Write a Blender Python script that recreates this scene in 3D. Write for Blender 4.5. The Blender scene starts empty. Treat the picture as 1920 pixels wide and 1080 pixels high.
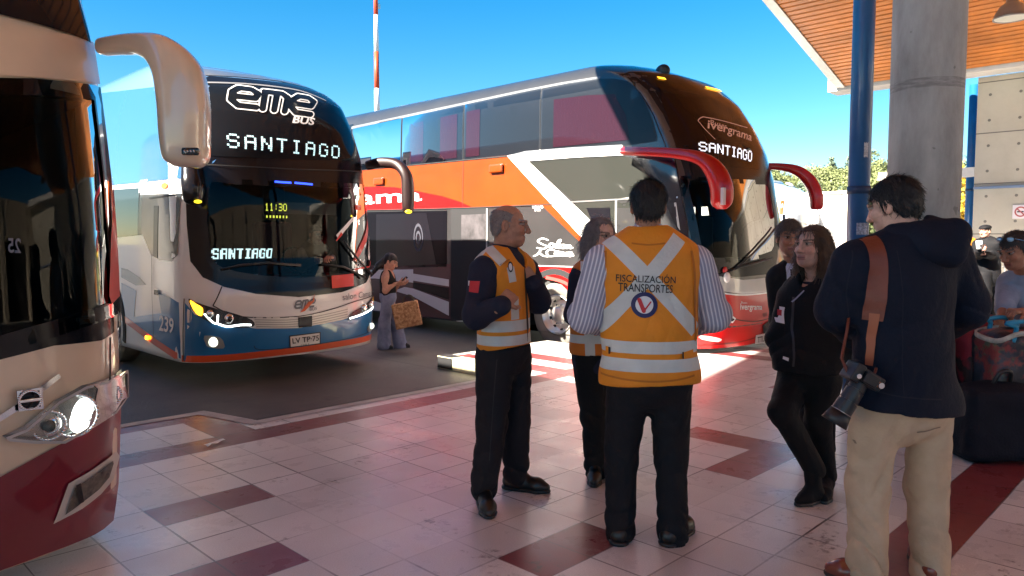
import bpy, bmesh, math, random
import numpy as np
from mathutils import Vector, Matrix, Euler
from mathutils.bvhtree import BVHTree
from mathutils.geometry import tessellate_polygon
random.seed(7); np.random.seed(7)
SC = bpy.context.scene; COL = SC.collection
# ------------------------------------------------------------------ camera, light, exposure
FPX, HOR, YAW = 1390.0, 448.0, math.radians(45.6)
PITCH = math.atan((540-HOR)/FPX)
EYE = np.array([0, 0, 1.5])
cam = bpy.data.objects.new('camera', bpy.data.cameras.new('camera')); COL.objects.link(cam)
cam.location = EYE; cam.rotation_euler = (math.pi/2-PITCH, 0, -YAW)
cam.data.sensor_width = 36; cam.data.lens = 36*FPX/1920; cam.data.clip_end = 6000; cam.data.clip_start = .05
SC.camera = cam
SUN = Vector((-1.0, .25, .75)).normalized()
EL = math.asin(SUN.z); AZ = math.atan2(SUN.x, SUN.y)
W = bpy.data.worlds.new('World'); SC.world = W; W.use_nodes = True
_n = W.node_tree.nodes; _l = W.node_tree.links; _n.clear()
sky = _n.new('ShaderNodeTexSky'); sky.sky_type = 'NISHITA'; sky.sun_disc = False
sky.sun_elevation = EL; sky.sun_rotation = AZ; sky.air_density = 1.0; sky.dust_density = 0.0; sky.ozone_density = 3.0
hs = _n.new('ShaderNodeHueSaturation'); hs.inputs['Saturation'].default_value = 1.45; hs.inputs['Hue'].default_value = .492; hs.inputs['Value'].default_value = .64
bg = _n.new('ShaderNodeBackground'); bg.inputs['Strength'].default_value = .052
wo = _n.new('ShaderNodeOutputWorld')
_l.new(sky.outputs[0], hs.inputs['Color']); _l.new(hs.outputs[0], bg.inputs[0]); _l.new(bg.outputs[0], wo.inputs[0])
sl = bpy.data.lights.new('sun', 'SUN'); sl.energy = 5.0; sl.angle = math.radians(.5); sl.color = (1, .9, .76)
so = bpy.data.objects.new('sun', sl); COL.objects.link(so); so.rotation_euler = SUN.to_track_quat('Z', 'Y').to_euler()
SC.view_settings.view_transform = 'Standard'; SC.view_settings.look = 'None'
SC.view_settings.exposure = 2.75; SC.view_settings.gamma = 1
SC.cycles.use_denoising = True; SC.cycles.max_bounces = 8; SC.cycles.diffuse_bounces = 4
SC.cycles.glossy_bounces = 4; SC.cycles.transparent_max_bounces = 12; SC.cycles.sample_clamp_indirect = 12
SC.cycles.blur_glossy = .6; SC.cycles.caustics_reflective = True; SC.cycles.caustics_refractive = False

# ------------------------------------------------------------------ pixel rays (1920x1080 photograph pixels)
Fv = np.array([math.sin(YAW), math.cos(YAW), 0]); Rv = np.array([math.cos(YAW), -math.sin(YAW), 0]); Zv = np.array([0, 0, 1.])
_c = math.cos(PITCH)*Fv-math.sin(PITCH)*Zv; _u = math.sin(PITCH)*Fv+math.cos(PITCH)*Zv
def ray(x, y): return _c+(x-960)/FPX*Rv+(540-y)/FPX*_u
def P(x, y, d): r = ray(x, y); return EYE+r*(d/(r@Fv))
def PX(x, y, X): r = ray(x, y); return EYE+r*(X/r[0])
def PZ(x, y, z=0.0): r = ray(x, y); return EYE+r*((z-1.5)/r[2])

# ------------------------------------------------------------------ materials
class X:
    """a value in a node tree, with operators"""
    def __init__(s, t, o): s.t, s.o = t, o
    def _op(s, op, b=None, c=None):
        n = s.t.nodes.new('ShaderNodeMath'); n.operation = op; s.t.links.new(s.o, n.inputs[0])
        for i, v in ((1, b), (2, c)):
            if v is None: continue
            if isinstance(v, X): s.t.links.new(v.o, n.inputs[i])
            else: n.inputs[i].default_value = v
        return X(s.t, n.outputs[0])
    def __add__(s, b): return s._op('ADD', b)
    def __sub__(s, b): return s._op('SUBTRACT', b)
    def __mul__(s, b): return s._op('MULTIPLY', b)
    def __gt__(s, b): return s._op('GREATER_THAN', b)
    def __lt__(s, b): return s._op('LESS_THAN', b)
    def abs(s): return s._op('ABSOLUTE')
    def mod(s, b): return s._op('FLOORED_MODULO', b)
    def floor(s): return s._op('FLOOR')
    def maxi(s, b): return s._op('MAXIMUM', b)
    def mini(s, b): return s._op('MINIMUM', b)
    def near(s, c, w): return (s-c).abs() < w
def obj_xyz(t):
    tc = t.nodes.new('ShaderNodeTexCoord'); sp = t.nodes.new('ShaderNodeSeparateXYZ'); t.links.new(tc.outputs['Object'], sp.inputs[0])
    return [X(t, o) for o in sp.outputs]
def noise(t, scale, detail=4, rough=.55, vec=None, sc=None):
    tc = t.nodes.new('ShaderNodeTexCoord'); n = t.nodes.new('ShaderNodeTexNoise')
    n.inputs['Scale'].default_value = scale; n.inputs['Detail'].default_value = detail; n.inputs['Roughness'].default_value = rough
    if sc:
        mp = t.nodes.new('ShaderNodeMapping'); mp.inputs['Scale'].default_value = sc; t.links.new(tc.outputs['Object'], mp.inputs[0]); t.links.new(mp.outputs[0], n.inputs['Vector'])
    else: t.links.new(tc.outputs['Object'], n.inputs['Vector'])
    return X(t, n.outputs['Fac'])
def setin(t, sock, v):
    if isinstance(v, X): t.links.new(v.o, sock)
    elif hasattr(v, 'is_output'): t.links.new(v, sock)
    else: sock.default_value = (*v, 1) if isinstance(v, tuple) and len(v) == 3 and sock.type == 'RGBA' else v
def mixc(t, f, a, b):
    n = t.nodes.new('ShaderNodeMix'); n.data_type = 'RGBA'
    setin(t, n.inputs[0], f); setin(t, n.inputs[6], a); setin(t, n.inputs[7], b)
    return n.outputs[2]
def ramp(t, f, lo, hi):
    n = t.nodes.new('ShaderNodeMapRange'); t.links.new(f.o, n.inputs[0]); n.inputs[1].default_value = lo; n.inputs[2].default_value = hi
    return X(t, n.outputs[0])
MATS = {}
def mat(name, col=(.5, .5, .5), rough=.5, metal=0, coat=0, emit=None, es=1, vary=0, vs=6, bump=0, bs=30, bsc=None, spec=.5, ior=None, f=None, vcol=False, sss=0):
    if name in MATS: return MATS[name]
    m = bpy.data.materials.new(name); m.use_nodes = True; t = m.node_tree; b = t.nodes['Principled BSDF']
    c = (*col, 1)
    b.inputs['Base Color'].default_value = c; b.inputs['Roughness'].default_value = rough; b.inputs['Metallic'].default_value = metal
    b.inputs['Coat Weight'].default_value = coat; b.inputs['Coat Roughness'].default_value = .04; b.inputs['Specular IOR Level'].default_value = spec
    if ior: b.inputs['IOR'].default_value = ior
    if emit: b.inputs['Emission Color'].default_value = (*emit, 1); b.inputs['Emission Strength'].default_value = es
    if sss: b.inputs['Subsurface Weight'].default_value = sss; b.inputs['Subsurface Radius'].default_value = (.012, .005, .003)
    base = None
    if vcol:
        a = t.nodes.new('ShaderNodeVertexColor'); a.layer_name = 'Col'; base = a.outputs[0]; t.links.new(base, b.inputs['Base Color'])
    if f:
        base = f(t)
        t.links.new(base, b.inputs['Base Color'])
    if vary:
        n = ramp(t, noise(t, vs), .3, .7)
        k = mixc(t, n, (1-vary,)*3, (1+vary,)*3)
        mm = t.nodes.new('ShaderNodeMix'); mm.data_type = 'RGBA'; mm.blend_type = 'MULTIPLY'; mm.inputs[0].default_value = 1
        if base is not None: t.links.new(base, mm.inputs[6])
        else: mm.inputs[6].default_value = c
        t.links.new(k, mm.inputs[7]); t.links.new(mm.outputs[2], b.inputs['Base Color'])
    if bump:
        n = noise(t, bs, 5, .6, sc=bsc); bp = t.nodes.new('ShaderNodeBump'); bp.inputs['Strength'].default_value = bump; bp.inputs['Distance'].default_value = .02
        t.links.new(n.o, bp.inputs['Height']); t.links.new(bp.outputs[0], b.inputs['Normal'])
    MATS[name] = m; return m
def glass(name, tint=(.3, .33, .33), ior=1.5, rough=0.0):
    if name in MATS: return MATS[name]
    m = bpy.data.materials.new(name); m.use_nodes = True; t = m.node_tree; t.nodes.clear()
    o = t.nodes.new('ShaderNodeOutputMaterial'); mx = t.nodes.new('ShaderNodeMixShader'); fr = t.nodes.new('ShaderNodeFresnel'); fr.inputs[0].default_value = ior
    tr = t.nodes.new('ShaderNodeBsdfTransparent'); tr.inputs[0].default_value = (*tint, 1); g = t.nodes.new('ShaderNodeBsdfGlossy'); g.inputs['Roughness'].default_value = rough
    t.links.new(fr.outputs[0], mx.inputs[0]); t.links.new(tr.outputs[0], mx.inputs[1]); t.links.new(g.outputs[0], mx.inputs[2]); t.links.new(mx.outputs[0], o.inputs[0])
    MATS[name] = m; return m

# ------------------------------------------------------------------ objects
def tag(o, label=None, cat=None, group=None, kind=None):
    if label: o['label'] = label
    if cat: o['category'] = cat
    if group: o['group'] = group
    if kind: o['kind'] = kind
    return o
def empty(name, label, cat, loc=(0, 0, 0), rz=0, group=None):
    o = bpy.data.objects.new(name, None); o.empty_display_size = .2; COL.objects.link(o); o.location = loc; o.rotation_euler = (0, 0, rz)
    return tag(o, label, cat, group)
def obj(name, me, m=None, parent=None, loc=None, smooth=False):
    if isinstance(me, bmesh.types.BMesh):
        d = bpy.data.meshes.new(name); me.to_mesh(d); me.free(); me = d
    o = bpy.data.objects.new(name, me); COL.objects.link(o)
    for k in (m if isinstance(m, (list, tuple)) else [m]):
        if k: me.materials.append(k)
    if parent: o.parent = parent
    if loc is not None: o.location = loc
    if smooth: me.polygons.foreach_set('use_smooth', [True]*len(me.polygons))
    return o
def pyd(verts, faces):
    me = bpy.data.meshes.new('m'); me.from_pydata([tuple(map(float, v)) for v in verts], [], faces); me.update(); return me
def box(bm, lo, hi, bev=0, M=None, seg=2):
    b2 = bmesh.new(); bmesh.ops.create_cube(b2, size=1)
    lo, hi = Vector(lo), Vector(hi)
    for v in b2.verts: v.co = Vector([(lo[i]+hi[i])/2+v.co[i]*(hi[i]-lo[i]) for i in range(3)])
    if bev: bmesh.ops.bevel(b2, geom=b2.edges[:], offset=bev, segments=seg, affect='EDGES', profile=.7)
    if M: bmesh.ops.transform(b2, matrix=M, verts=b2.verts)
    join(bm, b2)
def join(bm, b2):
    d = bpy.data.meshes.new('t'); b2.to_mesh(d); b2.free(); bm.from_mesh(d); bpy.data.meshes.remove(d)
def cyl(bm, a, b, r1, r2=None, n=24, caps=True):
    a, b = Vector(a), Vector(b); r2 = r1 if r2 is None else r2
    q = (b-a).to_track_quat('Z', 'Y').to_matrix().to_4x4()
    bmesh.ops.create_cone(bm, cap_ends=caps, segments=n, radius1=r1, radius2=r2, depth=(b-a).length, matrix=Matrix.Translation((a+b)/2) @ q)
def sphere(bm, c, r, u=16, v=10):
    s = r if isinstance(r, (tuple, list)) else (r, r, r)
    bmesh.ops.create_uvsphere(bm, u_segments=u, v_segments=v, radius=1, matrix=Matrix.Translation(c) @ Matrix.Diagonal((*s, 1)))
def bmn(): return bmesh.new()
def spline(pts, n=6, closed=False):
    """Catmull-Rom through the points (any dimension)"""
    pts = [np.array(p, float) for p in pts]; N = len(pts); out = []
    for i in range(N if closed else N-1):
        g = (lambda k: pts[k % N]) if closed else (lambda k: pts[min(max(k, 0), N-1)])
        p0, p1, p2, p3 = g(i-1), g(i), g(i+1), g(i+2)
        for k in range(n):
            t = k/n; out.append(.5*((2*p1)+(p2-p0)*t+(2*p0-5*p1+4*p2-p3)*t*t+(3*p1-p0-3*p2+p3)*t**3))
    if not closed: out.append(pts[-1])
    return out
def loft(bm, path, ra, rb, up=(0, 0, 1), n=20, power=2.0, ends=True):
    """tube with superelliptic section: ra across (perpendicular to up), rb along up"""
    up = Vector(up); rings = []
    path = [Vector(p) for p in path]; N = len(path)
    for i, p in enumerate(path):
        t = (path[min(i+1, N-1)]-path[max(i-1, 0)]).normalized(); s = t.cross(up).normalized(); w = up
        w = s.cross(t).normalized()
        a = ra[i] if hasattr(ra, '__len__') else ra; b = rb[i] if hasattr(rb, '__len__') else rb
        ring = []
        for k in range(n):
            th = 2*math.pi*k/n; c, sn = math.cos(th), math.sin(th)
            ring.append(bm.verts.new(p+s*a*math.copysign(abs(c)**(2/power), c)+w*b*math.copysign(abs(sn)**(2/power), sn)))
        rings.append(ring)
    for r1, r2 in zip(rings, rings[1:]):
        for k in range(n): bm.faces.new((r1[k], r1[(k+1) % n], r2[(k+1) % n], r2[k]))
    if ends: bm.faces.new(rings[0][::-1]); bm.faces.new(rings[-1])
    bmesh.ops.recalc_face_normals(bm, faces=bm.faces)
def tube(bm, path, r, n=10): loft(bm, path, r, r, up=(.13, .21, .97), n=n)

# ------------------------------------------------------------------ flat shapes, then laid onto a curved body
def poly_bm(pts, h=.08):
    """flat polygon as a bmesh in (a, b, 0), cut on a grid of pitch h"""
    bm = bmesh.new(); vs = [bm.verts.new((p[0], p[1], 0)) for p in pts]
    try:
        for t in tessellate_polygon([[Vector((p[0], p[1], 0)) for p in pts]]):
            if len(set(t)) == 3:
                try: bm.faces.new([vs[i] for i in t])
                except ValueError: pass
    except Exception: pass
    return grid_cut(bm, h)
def grid_cut(bm, h):
    if not bm.verts: return bm
    for ax in (0, 1):
        c = [v.co[ax] for v in bm.verts]; lo, hi = min(c), max(c)
        k = math.floor(lo/h)+1
        while k*h < hi:
            n = [0, 0, 0]; n[ax] = 1; co = [0, 0, 0]; co[ax] = k*h
            bmesh.ops.bisect_plane(bm, geom=bm.verts[:]+bm.edges[:]+bm.faces[:], plane_co=co, plane_no=n, dist=1e-6); k += 1
    return bm
def inset(pts, d):
    pts = [np.array(p[:2], float) for p in pts]; N = len(pts); out = []
    A = sum(pts[i][0]*pts[(i+1) % N][1]-pts[(i+1) % N][0]*pts[i][1] for i in range(N)); s = 1 if A > 0 else -1
    for i in range(N):
        e1 = pts[i]-pts[i-1]; e2 = pts[(i+1) % N]-pts[i]
        n1 = s*np.array([-e1[1], e1[0]])/(np.linalg.norm(e1)+1e-9); n2 = s*np.array([-e2[1], e2[0]])/(np.linalg.norm(e2)+1e-9)
        m = n1+n2; m /= max(np.linalg.norm(m), .3); out.append(pts[i]+m*d/max(.4, m@n1))
    return out
def ring_bm(pts, d):
    q = inset(pts, d); bm = bmesh.new(); N = len(pts)
    a = [bm.verts.new((p[0], p[1], 0)) for p in pts]; b = [bm.verts.new((p[0], p[1], 0)) for p in q]
    for i in range(N): bm.faces.new((a[i], a[(i+1) % N], b[(i+1) % N], b[i]))
    return bm
def stroke(pts, w):
    """polyline -> outline polygon of width w"""
    pts = [np.array(p[:2], float) for p in pts]; L, Rr = [], []
    for i, p in enumerate(pts):
        t = pts[min(i+1, len(pts)-1)]-pts[max(i-1, 0)]; t = t/(np.linalg.norm(t)+1e-9); n = np.array([-t[1], t[0]])
        ww = w[i] if hasattr(w, '__len__') else w
        L.append(p+n*ww/2); Rr.append(p-n*ww/2)
    return L+Rr[::-1]
def marching(fn, lo, hi, h):
    """filled region fn<0 (fn takes arrays x,y) as a flat bmesh"""
    nx = int((hi[0]-lo[0])/h)+2; ny = int((hi[1]-lo[1])/h)+2
    xs = lo[0]+h*np.arange(nx); ys = lo[1]+h*np.arange(ny); V = fn(*np.meshgrid(xs, ys, indexing='ij'))
    bm = bmesh.new(); cache = {}
    def vt(key, co):
        if key not in cache: cache[key] = bm.verts.new((co[0], co[1], 0))
        return cache[key]
    ins = V < 0
    cells = np.argwhere(ins[:-1, :-1] | ins[1:, :-1] | ins[:-1, 1:] | ins[1:, 1:])
    for i, j in cells:
        cs = [(i, j), (i+1, j), (i+1, j+1), (i, j+1)]; poly = []
        for k in range(4):
            a, b = cs[k], cs[(k+1) % 4]; va, vb = V[a], V[b]
            if va < 0: poly.append(vt(a, (xs[a[0]], ys[a[1]])))
            if (va < 0) != (vb < 0):
                t = va/(va-vb); key = (min(a, b), max(a, b))
                poly.append(vt(key, (xs[a[0]]+(xs[b[0]]-xs[a[0]])*t, ys[a[1]]+(ys[b[1]]-ys[a[1]])*t)))
        if len(set(poly)) >= 3:
            try: bm.faces.new(poly)
            except ValueError: pass
    return bm
def seg_sdf(x, y, pts, r):
    d = np.full_like(x, 9.)
    for a, b in zip(pts, pts[1:]):
        ax, ay = a[0], a[1]; dx, dy = b[0]-ax, b[1]-ay
        t = np.clip(((x-ax)*dx+(y-ay)*dy)/(dx*dx+dy*dy+1e-12), 0, 1)
        d = np.minimum(d, np.hypot(x-ax-t*dx, y-ay-t*dy)-r)
    return d
_fc = {}
def text_bm(s, shear=0, bold=0, unit=True, space=1.0):
    """text fitted into the unit square, as a flat bmesh"""
    cu = bpy.data.curves.new('t', 'FONT'); cu.body = s; cu.size = 1; cu.shear = shear; cu.offset = bold; cu.resolution_u = 3; cu.space_character = space; cu.space_line = .85
    cu.align_x = 'CENTER'
    o = bpy.data.objects.new('t', cu); COL.objects.link(o); bpy.context.view_layer.update()
    me = bpy.data.meshes.new_from_object(o.evaluated_get(bpy.context.evaluated_depsgraph_get()))
    bpy.data.objects.remove(o); bm = bmesh.new(); bm.from_mesh(me); bpy.data.meshes.remove(me)
    if unit and bm.verts:
        xs = [v.co.x for v in bm.verts]; ys = [v.co.y for v in bm.verts]
        for v in bm.verts: v.co = ((v.co.x-min(xs))/(max(xs)-min(xs)), (v.co.y-min(ys))/(max(ys)-min(ys)), 0)
    return bm
FONT5 = {'S': '01110 10001 10000 01110 00001 10001 01110', 'A': '01110 10001 10001 11111 10001 10001 10001', 'N': '10001 11001 11001 10101 10011 10011 10001', 'T': '11111 00100 00100 00100 00100 00100 00100', 'I': '01110 00100 00100 00100 00100 00100 01110', 'G': '01110 10001 10000 10011 10001 10001 01110', 'O': '01110 10001 10001 10001 10001 10001 01110', '1': '00100 01100 00100 00100 00100 00100 01110', '3': '11110 00001 00001 01110 00001 00001 11110', '0': '01110 10001 10001 10001 10001 10001 01110', ':': '00000 00100 00100 00000 00100 00100 00000', ' ': '00000 '*7}
def led_bm(s, fill=.86, gap=1, bold=False):
    bm = bmesh.new(); n = len(s)*(5+gap)-gap
    for c, ch in enumerate(s):
        rows = FONT5[ch].split()
        for r, row in enumerate(rows):
            for k, b in enumerate(row):
                if b == '1' or (bold and k and row[k-1] == '1'):
                    x0 = (c*(5+gap)+k); y0 = 6-r; f = fill
                    vs = [bm.verts.new(((x0+u)/n, (y0+v)/7, 0)) for u, v in ((0, 0), (f, 0), (f, f), (0, f))]; bm.faces.new(vs)
    return bm
def quad_map(bm, q):
    """unit square -> quad (TL, TR, BR, BL) of 2D points"""
    tl, tr, br, bl = [np.array(p[:2], float) for p in q]
    for v in bm.verts:
        u, w = v.co.x, v.co.y; p = (bl*(1-u)+br*u)*(1-w)+(tl*(1-u)+tr*u)*w; v.co = (p[0], p[1], 0)
    return bm
class Body:
    """a closed shell others are laid onto; local frame of its thing"""
    def __init__(s, me, org): s.bvh = BVHTree.FromPolygons([v.co[:] for v in me.vertices], [p.vertices[:] for p in me.polygons]); s.org = np.array(org, float)
    def hit(s, x, y):
        r = Vector(ray(x, y)).normalized(); h = s.bvh.ray_cast(Vector(EYE-s.org), r)
        if h[0] is not None: return np.array(h[0])
        best = min((s.bvh.find_nearest(Vector(EYE-s.org)+r*d) for d in np.arange(2, 26, .25)), key=lambda h: h[3]); dd = (best[0]-Vector(EYE-s.org)).length
        best = min((s.bvh.find_nearest(Vector(EYE-s.org)+r*d) for d in np.arange(dd-.6, dd+.6, .03)), key=lambda h: h[3])
        return np.array(best[0])
    def front(s, pts): return [(h[0], h[2]) for h in (s.hit(*p) for p in pts)]
    def side(s, pts):
        out = []
        for p in pts:
            w = PX(p[0], p[1], s.org[0]+s.sx)-s.org; out.append((w[1], w[2]))
        return out
    def lay(s, name, bm, axis, off, m, parent, thick=0):
        dead = []
        for v in bm.verts:
            a, b = v.co.x, v.co.y
            o, d = (Vector((a, -4, b)), Vector((0, 1, 0))) if axis == 'y' else (Vector((-6, a, b)), Vector((1, 0, 0)))
            if axis == 'X': o, d = Vector((6, a, b)), Vector((-1, 0, 0))
            h = s.bvh.ray_cast(o, d)
            if h[0] is None: dead.append(v); continue
            n = h[1] if h[1].dot(d) < 0 else -h[1]
            v.co = h[0]+(n*.8-d*.6).normalized()*off
        if dead: bmesh.ops.delete(bm, geom=dead, context='VERTS')
        if thick:
            bmesh.ops.recalc_face_normals(bm, faces=bm.faces)
        o = obj(name, bm, m, parent, smooth=True)
        return o
# ================================================================== SETTING
ROAD = -.15
def tiles(t):
    x, y, z = obj_xyz(t)
    ix = ((x-1.12)*(1/.315)).floor(); iy = ((y-.9)*(1/.305)).floor()
    fx = ((x-1.12)*(1/.315)).mod(1.0); fy = ((y-.9)*(1/.305)).mod(1.0)
    row = lambda k: iy.near(k, .5)
    rect = lambda x0, x1, k0, k1: (x > x0)*(x < x1)*(iy > k0-.5)*(iy < k1+.5)
    m = row(14)*(x > 1.0)
    for q in [(2.0, 90, 0, 0), (1.435, 2.06, 10, 10), (1.12, 1.75, 7, 7), (2.38, 3.01, 4, 4), (4.27, 5.215, 4, 4), (4.9, 5.215, 5, 6), (1.6, 2.69, 17, 17), (2.38, 2.7, 15, 16), (-3, -1.1, 10, 10), (7.1, 8.05, 7, 7), (7.4, 8.4, 4, 4), (9.3, 10.3, 10, 10), (9.6, 10.6, 4, 4), (12.1, 13.0, 7, 7), (14.3, 15.2, 4, 4)]: m = m.maxi(rect(*q))
    zeb = (((x > 6.1)*(x < 7.4)*(y > 4.9)).maxi((x > 8.7)*(x < 10.6)*(y > 3.6)*(y < 4.9)))*(ix.mod(2.0) < .5)*(iy > 8.5)
    m = m.maxi(zeb)
    # each tile keeps its own tone
    cn = t.nodes.new('ShaderNodeCombineXYZ'); t.links.new(ix.o, cn.inputs[0]); t.links.new(iy.o, cn.inputs[1])
    wn = t.nodes.new('ShaderNodeTexWhiteNoise'); t.links.new(cn.outputs[0], wn.inputs['Vector']); tone = X(t, wn.outputs['Value'])
    sp = noise(t, 160, 2, .7); big = noise(t, .9, 4, .6)
    g = ramp(t, sp, .25, .75)
    light = mixc(t, g, (.58, .565, .55), (.80, .785, .77)); dark = mixc(t, g, (.17, .022, .026), (.27, .055, .06))
    c = mixc(t, m, light, dark)
    n = t.nodes.new('ShaderNodeMix'); n.data_type = 'RGBA'; n.blend_type = 'MULTIPLY'; n.inputs[0].default_value = 1
    t.links.new(c, n.inputs[6]); v = (tone*.22+.87)*(ramp(t, big, .25, .75)*.3+.85)
    cc = t.nodes.new('ShaderNodeCombineColor'); [t.links.new(v.o, cc.inputs[i]) for i in range(3)]; t.links.new(cc.outputs[0], n.inputs[7])
    st = ramp(t, noise(t, 2.3, 6, .75), .57, .66)*ramp(t, noise(t, 21, 3, .6), .5, .6)
    c2 = mixc(t, st*.8, n.outputs[2], (.06, .05, .045))
    jw = ramp(t, noise(t, 1.7, 2), .35, .65)*.010+.010
    j = ((fx-.5).abs() > (jw*-1+.5)).maxi((fy-.5).abs() > (jw*-1.03+.5))
    js = ramp(t, noise(t, 1.1, 2), .4, .6)*.75+.15
    return mixc(t, j*js, c2, (.035, .03, .03))
M_TILE = mat('terrazzo tiles', rough=.3, f=tiles, spec=.55)
_t = M_TILE.node_tree; _b = _t.nodes['Principled BSDF']
_r = ramp(_t, noise(_t, 3, 5, .7), .3, .75)*.22+.26; _t.links.new(_r.o, _b.inputs['Roughness']); _b.inputs['Coat Weight'].default_value = .42; _t.links.new((_r*.85).o, _b.inputs['Coat Roughness'])
M_CONC = mat('concrete', (.36, .34, .31), .75, vary=.22, vs=1.3, bump=.25, bs=18)
M_KERB = mat('kerb concrete', (.42, .40, .37), .7, vary=.2, vs=5, bump=.3, bs=40)
def roadf(t):
    x, y, z = obj_xyz(t); a = ramp(t, noise(t, .7, 5, .65), .3, .7); b = ramp(t, noise(t, 2.6, 6, .75), .58, .72); g = ramp(t, noise(t, 90, 2, .6), .3, .7)
    c = mixc(t, a, (.022, .019, .022), (.095, .082, .078)); c = mixc(t, g*.35, c, (.11, .10, .095)); c = mixc(t, b*.7, c, (.014, .012, .013))
    j = ((x*.2+.3).mod(1.0).near(.5, .0025)).maxi((y*.22+.1).mod(1.0).near(.5, .0028)); return mixc(t, j*.8, c, (.012, .011, .011))
M_ROAD = mat('road concrete', rough=.6, f=roadf, bump=.35, bs=70)
M_DARK = mat('black plastic', (.012, .012, .014), .45)
M_GLOSSBLK = mat('black gloss', (.006, .006, .009), .06, coat=.4)
M_STEEL = mat('brushed steel', (.6, .6, .6), .35, 1)
M_WHITE = mat('white paint', (.8, .8, .8), .45, vary=.05)

g = pyd([(-2500, -2500, ROAD), (2500, -2500, ROAD), (2500, 2500, ROAD), (-2500, 2500, ROAD)], [(0, 1, 2, 3)])
tag(obj('road', g, M_ROAD), kind='structure')
EDGE = [(-14, 6.4), (2.69, 6.41), (2.85, 5.75), (5.9, 5.75), (6.1, 5.95), (6.1, 7.25), (8.15, 7.25), (8.15, 5.95), (8.35, 5.75), (11.2, 5.75), (11.4, 5.95), (11.4, 7.25), (13.4, 7.25), (13.4, 5.95), (13.6, 5.75), (26, 5.75)]
ins = EDGE
top = [(x, y, 0) for x, y in ins]+[(26, -16, 0), (-14, -16, 0)]
bm = poly_bm([(p[0], p[1]) for p in top], 50); tag(obj('platform_pavement', bm, M_TILE), kind='structure')
# kerb: upright slab along the edge, proud of the tiles
def kerb_strip(pts, w=.13, z=.004, m=M_KERB, name='kerb'):
    bm = bmn(); inner = inset(pts+[(26, -16), (-14, -16)], w)[:len(pts)]
    if sum(pts[i][0]*pts[(i+1) % len(pts)][1]-pts[(i+1) % len(pts)][0]*pts[i][1] for i in range(len(pts))) == 0: pass
    rows = []
    for (x, y), q in zip(pts, inner):
        ox, oy = x, y
        rows.append([bm.verts.new((q[0], q[1], z)), bm.verts.new((x+(q[0]-x)*.12, y+(q[1]-y)*.12, z)), bm.verts.new((x-(q[0]-x)*.02, y-(q[1]-y)*.02, z-.018)), bm.verts.new((x-(q[0]-x)*.03, y-(q[1]-y)*.03, ROAD-.02))])
    for a, b in zip(rows, rows[1:]):
        for k in range(3): bm.faces.new((a[k], a[k+1], b[k+1], b[k]))
    bmesh.ops.recalc_face_normals(bm, faces=bm.faces)
    return tag(obj(name, bm, m), kind='structure')
kerb_strip(EDGE)
# painted end of the finger kerb
bm = bmn(); box(bm, (6.06, 6.25, ROAD), (6.098, 6.98, .012), .006); box(bm, (6.098, 6.25, .004), (6.22, 6.98, .012), .003)
box(bm, (6.06, 6.981, ROAD), (6.098, 7.27, .012), .006)
k = obj('kerb_paint', bm, mat('cream kerb paint', (.75, .7, .45), .6, vary=.15, vs=9)); k['kind'] = 'structure'
bm = bmn(); box(bm, (6.052, 6.985, ROAD+.01), (6.058, 7.26, .0), 0); box(bm, (6.055, 6.985, .0125), (6.225, 7.26, .016), 0)
k = obj('kerb_marking', bm, mat('black kerb paint', (.015, .015, .017), .6)); k['kind'] = 'structure'

# ---------------------------------------------------------------- canopy
M_WOOD = mat('varnished pine slats', (.64, .21, .03), .42, vary=.3, vs=.8, bump=.1, bs=20)
M_FASC = mat('white fascia', (.62, .6, .56), .6, vary=.12, vs=2)
CY = 7.6
can = empty('station_canopy', 'pale canopy with varnished slatted wood ceiling over the platform', 'canopy', (12, 0, 5.6))
O0 = np.array([12, 0, 5.6])
SPANS = [((-60, 11.13), (-8.07, 11.13)), ((-8.05, 11.12), (8.45, 5.6)), ((8.5, 8.93), (20.0, 5.44))]  # first span is unseen, added to keep the sun off the near floor
bm = bmn()
for (x0, z0), (x1, z1) in SPANS:
    vs = [bm.verts.new(np.array(p)-O0) for p in [(x0, -8.5, z0+.06), (x1, -8.5, z1+.06), (x1, CY, z1+.06), (x0, CY, z0+.06), (x0, -8.5, z0+.34), (x1, -8.5, z1+.34), (x1, CY, z1+.34), (x0, CY, z0+.34)]]  # back edge is out of view, placed to limit sky light from behind
    for f in ((0, 3, 2, 1), (4, 5, 6, 7), (0, 1, 5, 4), (1, 2, 6, 5), (2, 3, 7, 6), (3, 0, 4, 7)): bm.faces.new([vs[i] for i in f])
obj('roof_deck', bm, M_DARK, can)
bm = bmn()   # slats run along Y, one every 12 cm up the slope
for (x0, z0), (x1, z1), st in ((*SPANS[2], .17), (*SPANS[1], .4), (*SPANS[0], 1.6)):
    L = math.hypot(x1-x0, z1-z0); n = int(L/st)
    for k in range(n):
        a, b = k/n, (k+.74)/n; xa, xb, za, zb = x0+(x1-x0)*a, x0+(x1-x0)*b, z0+(z1-z0)*a, z0+(z1-z0)*b
        vs = [bm.verts.new(np.array(p)-O0) for p in [(xa, -8.5, za), (xb, -8.5, zb), (xb, CY-.12, zb), (xa, CY-.12, za), (xa, -8.5, za+.05), (xb, -8.5, zb+.05), (xb, CY-.12, zb+.05), (xa, CY-.12, za+.05)]]
        for f in ((0, 3, 2, 1), (0, 1, 5, 4), (1, 2, 6, 5), (2, 3, 7, 6), (3, 0, 4, 7)): bm.faces.new([vs[i] for i in f])
obj('slatted_ceiling', bm, M_WOOD, can)
bm = bmn()   # gutter edge
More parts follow.
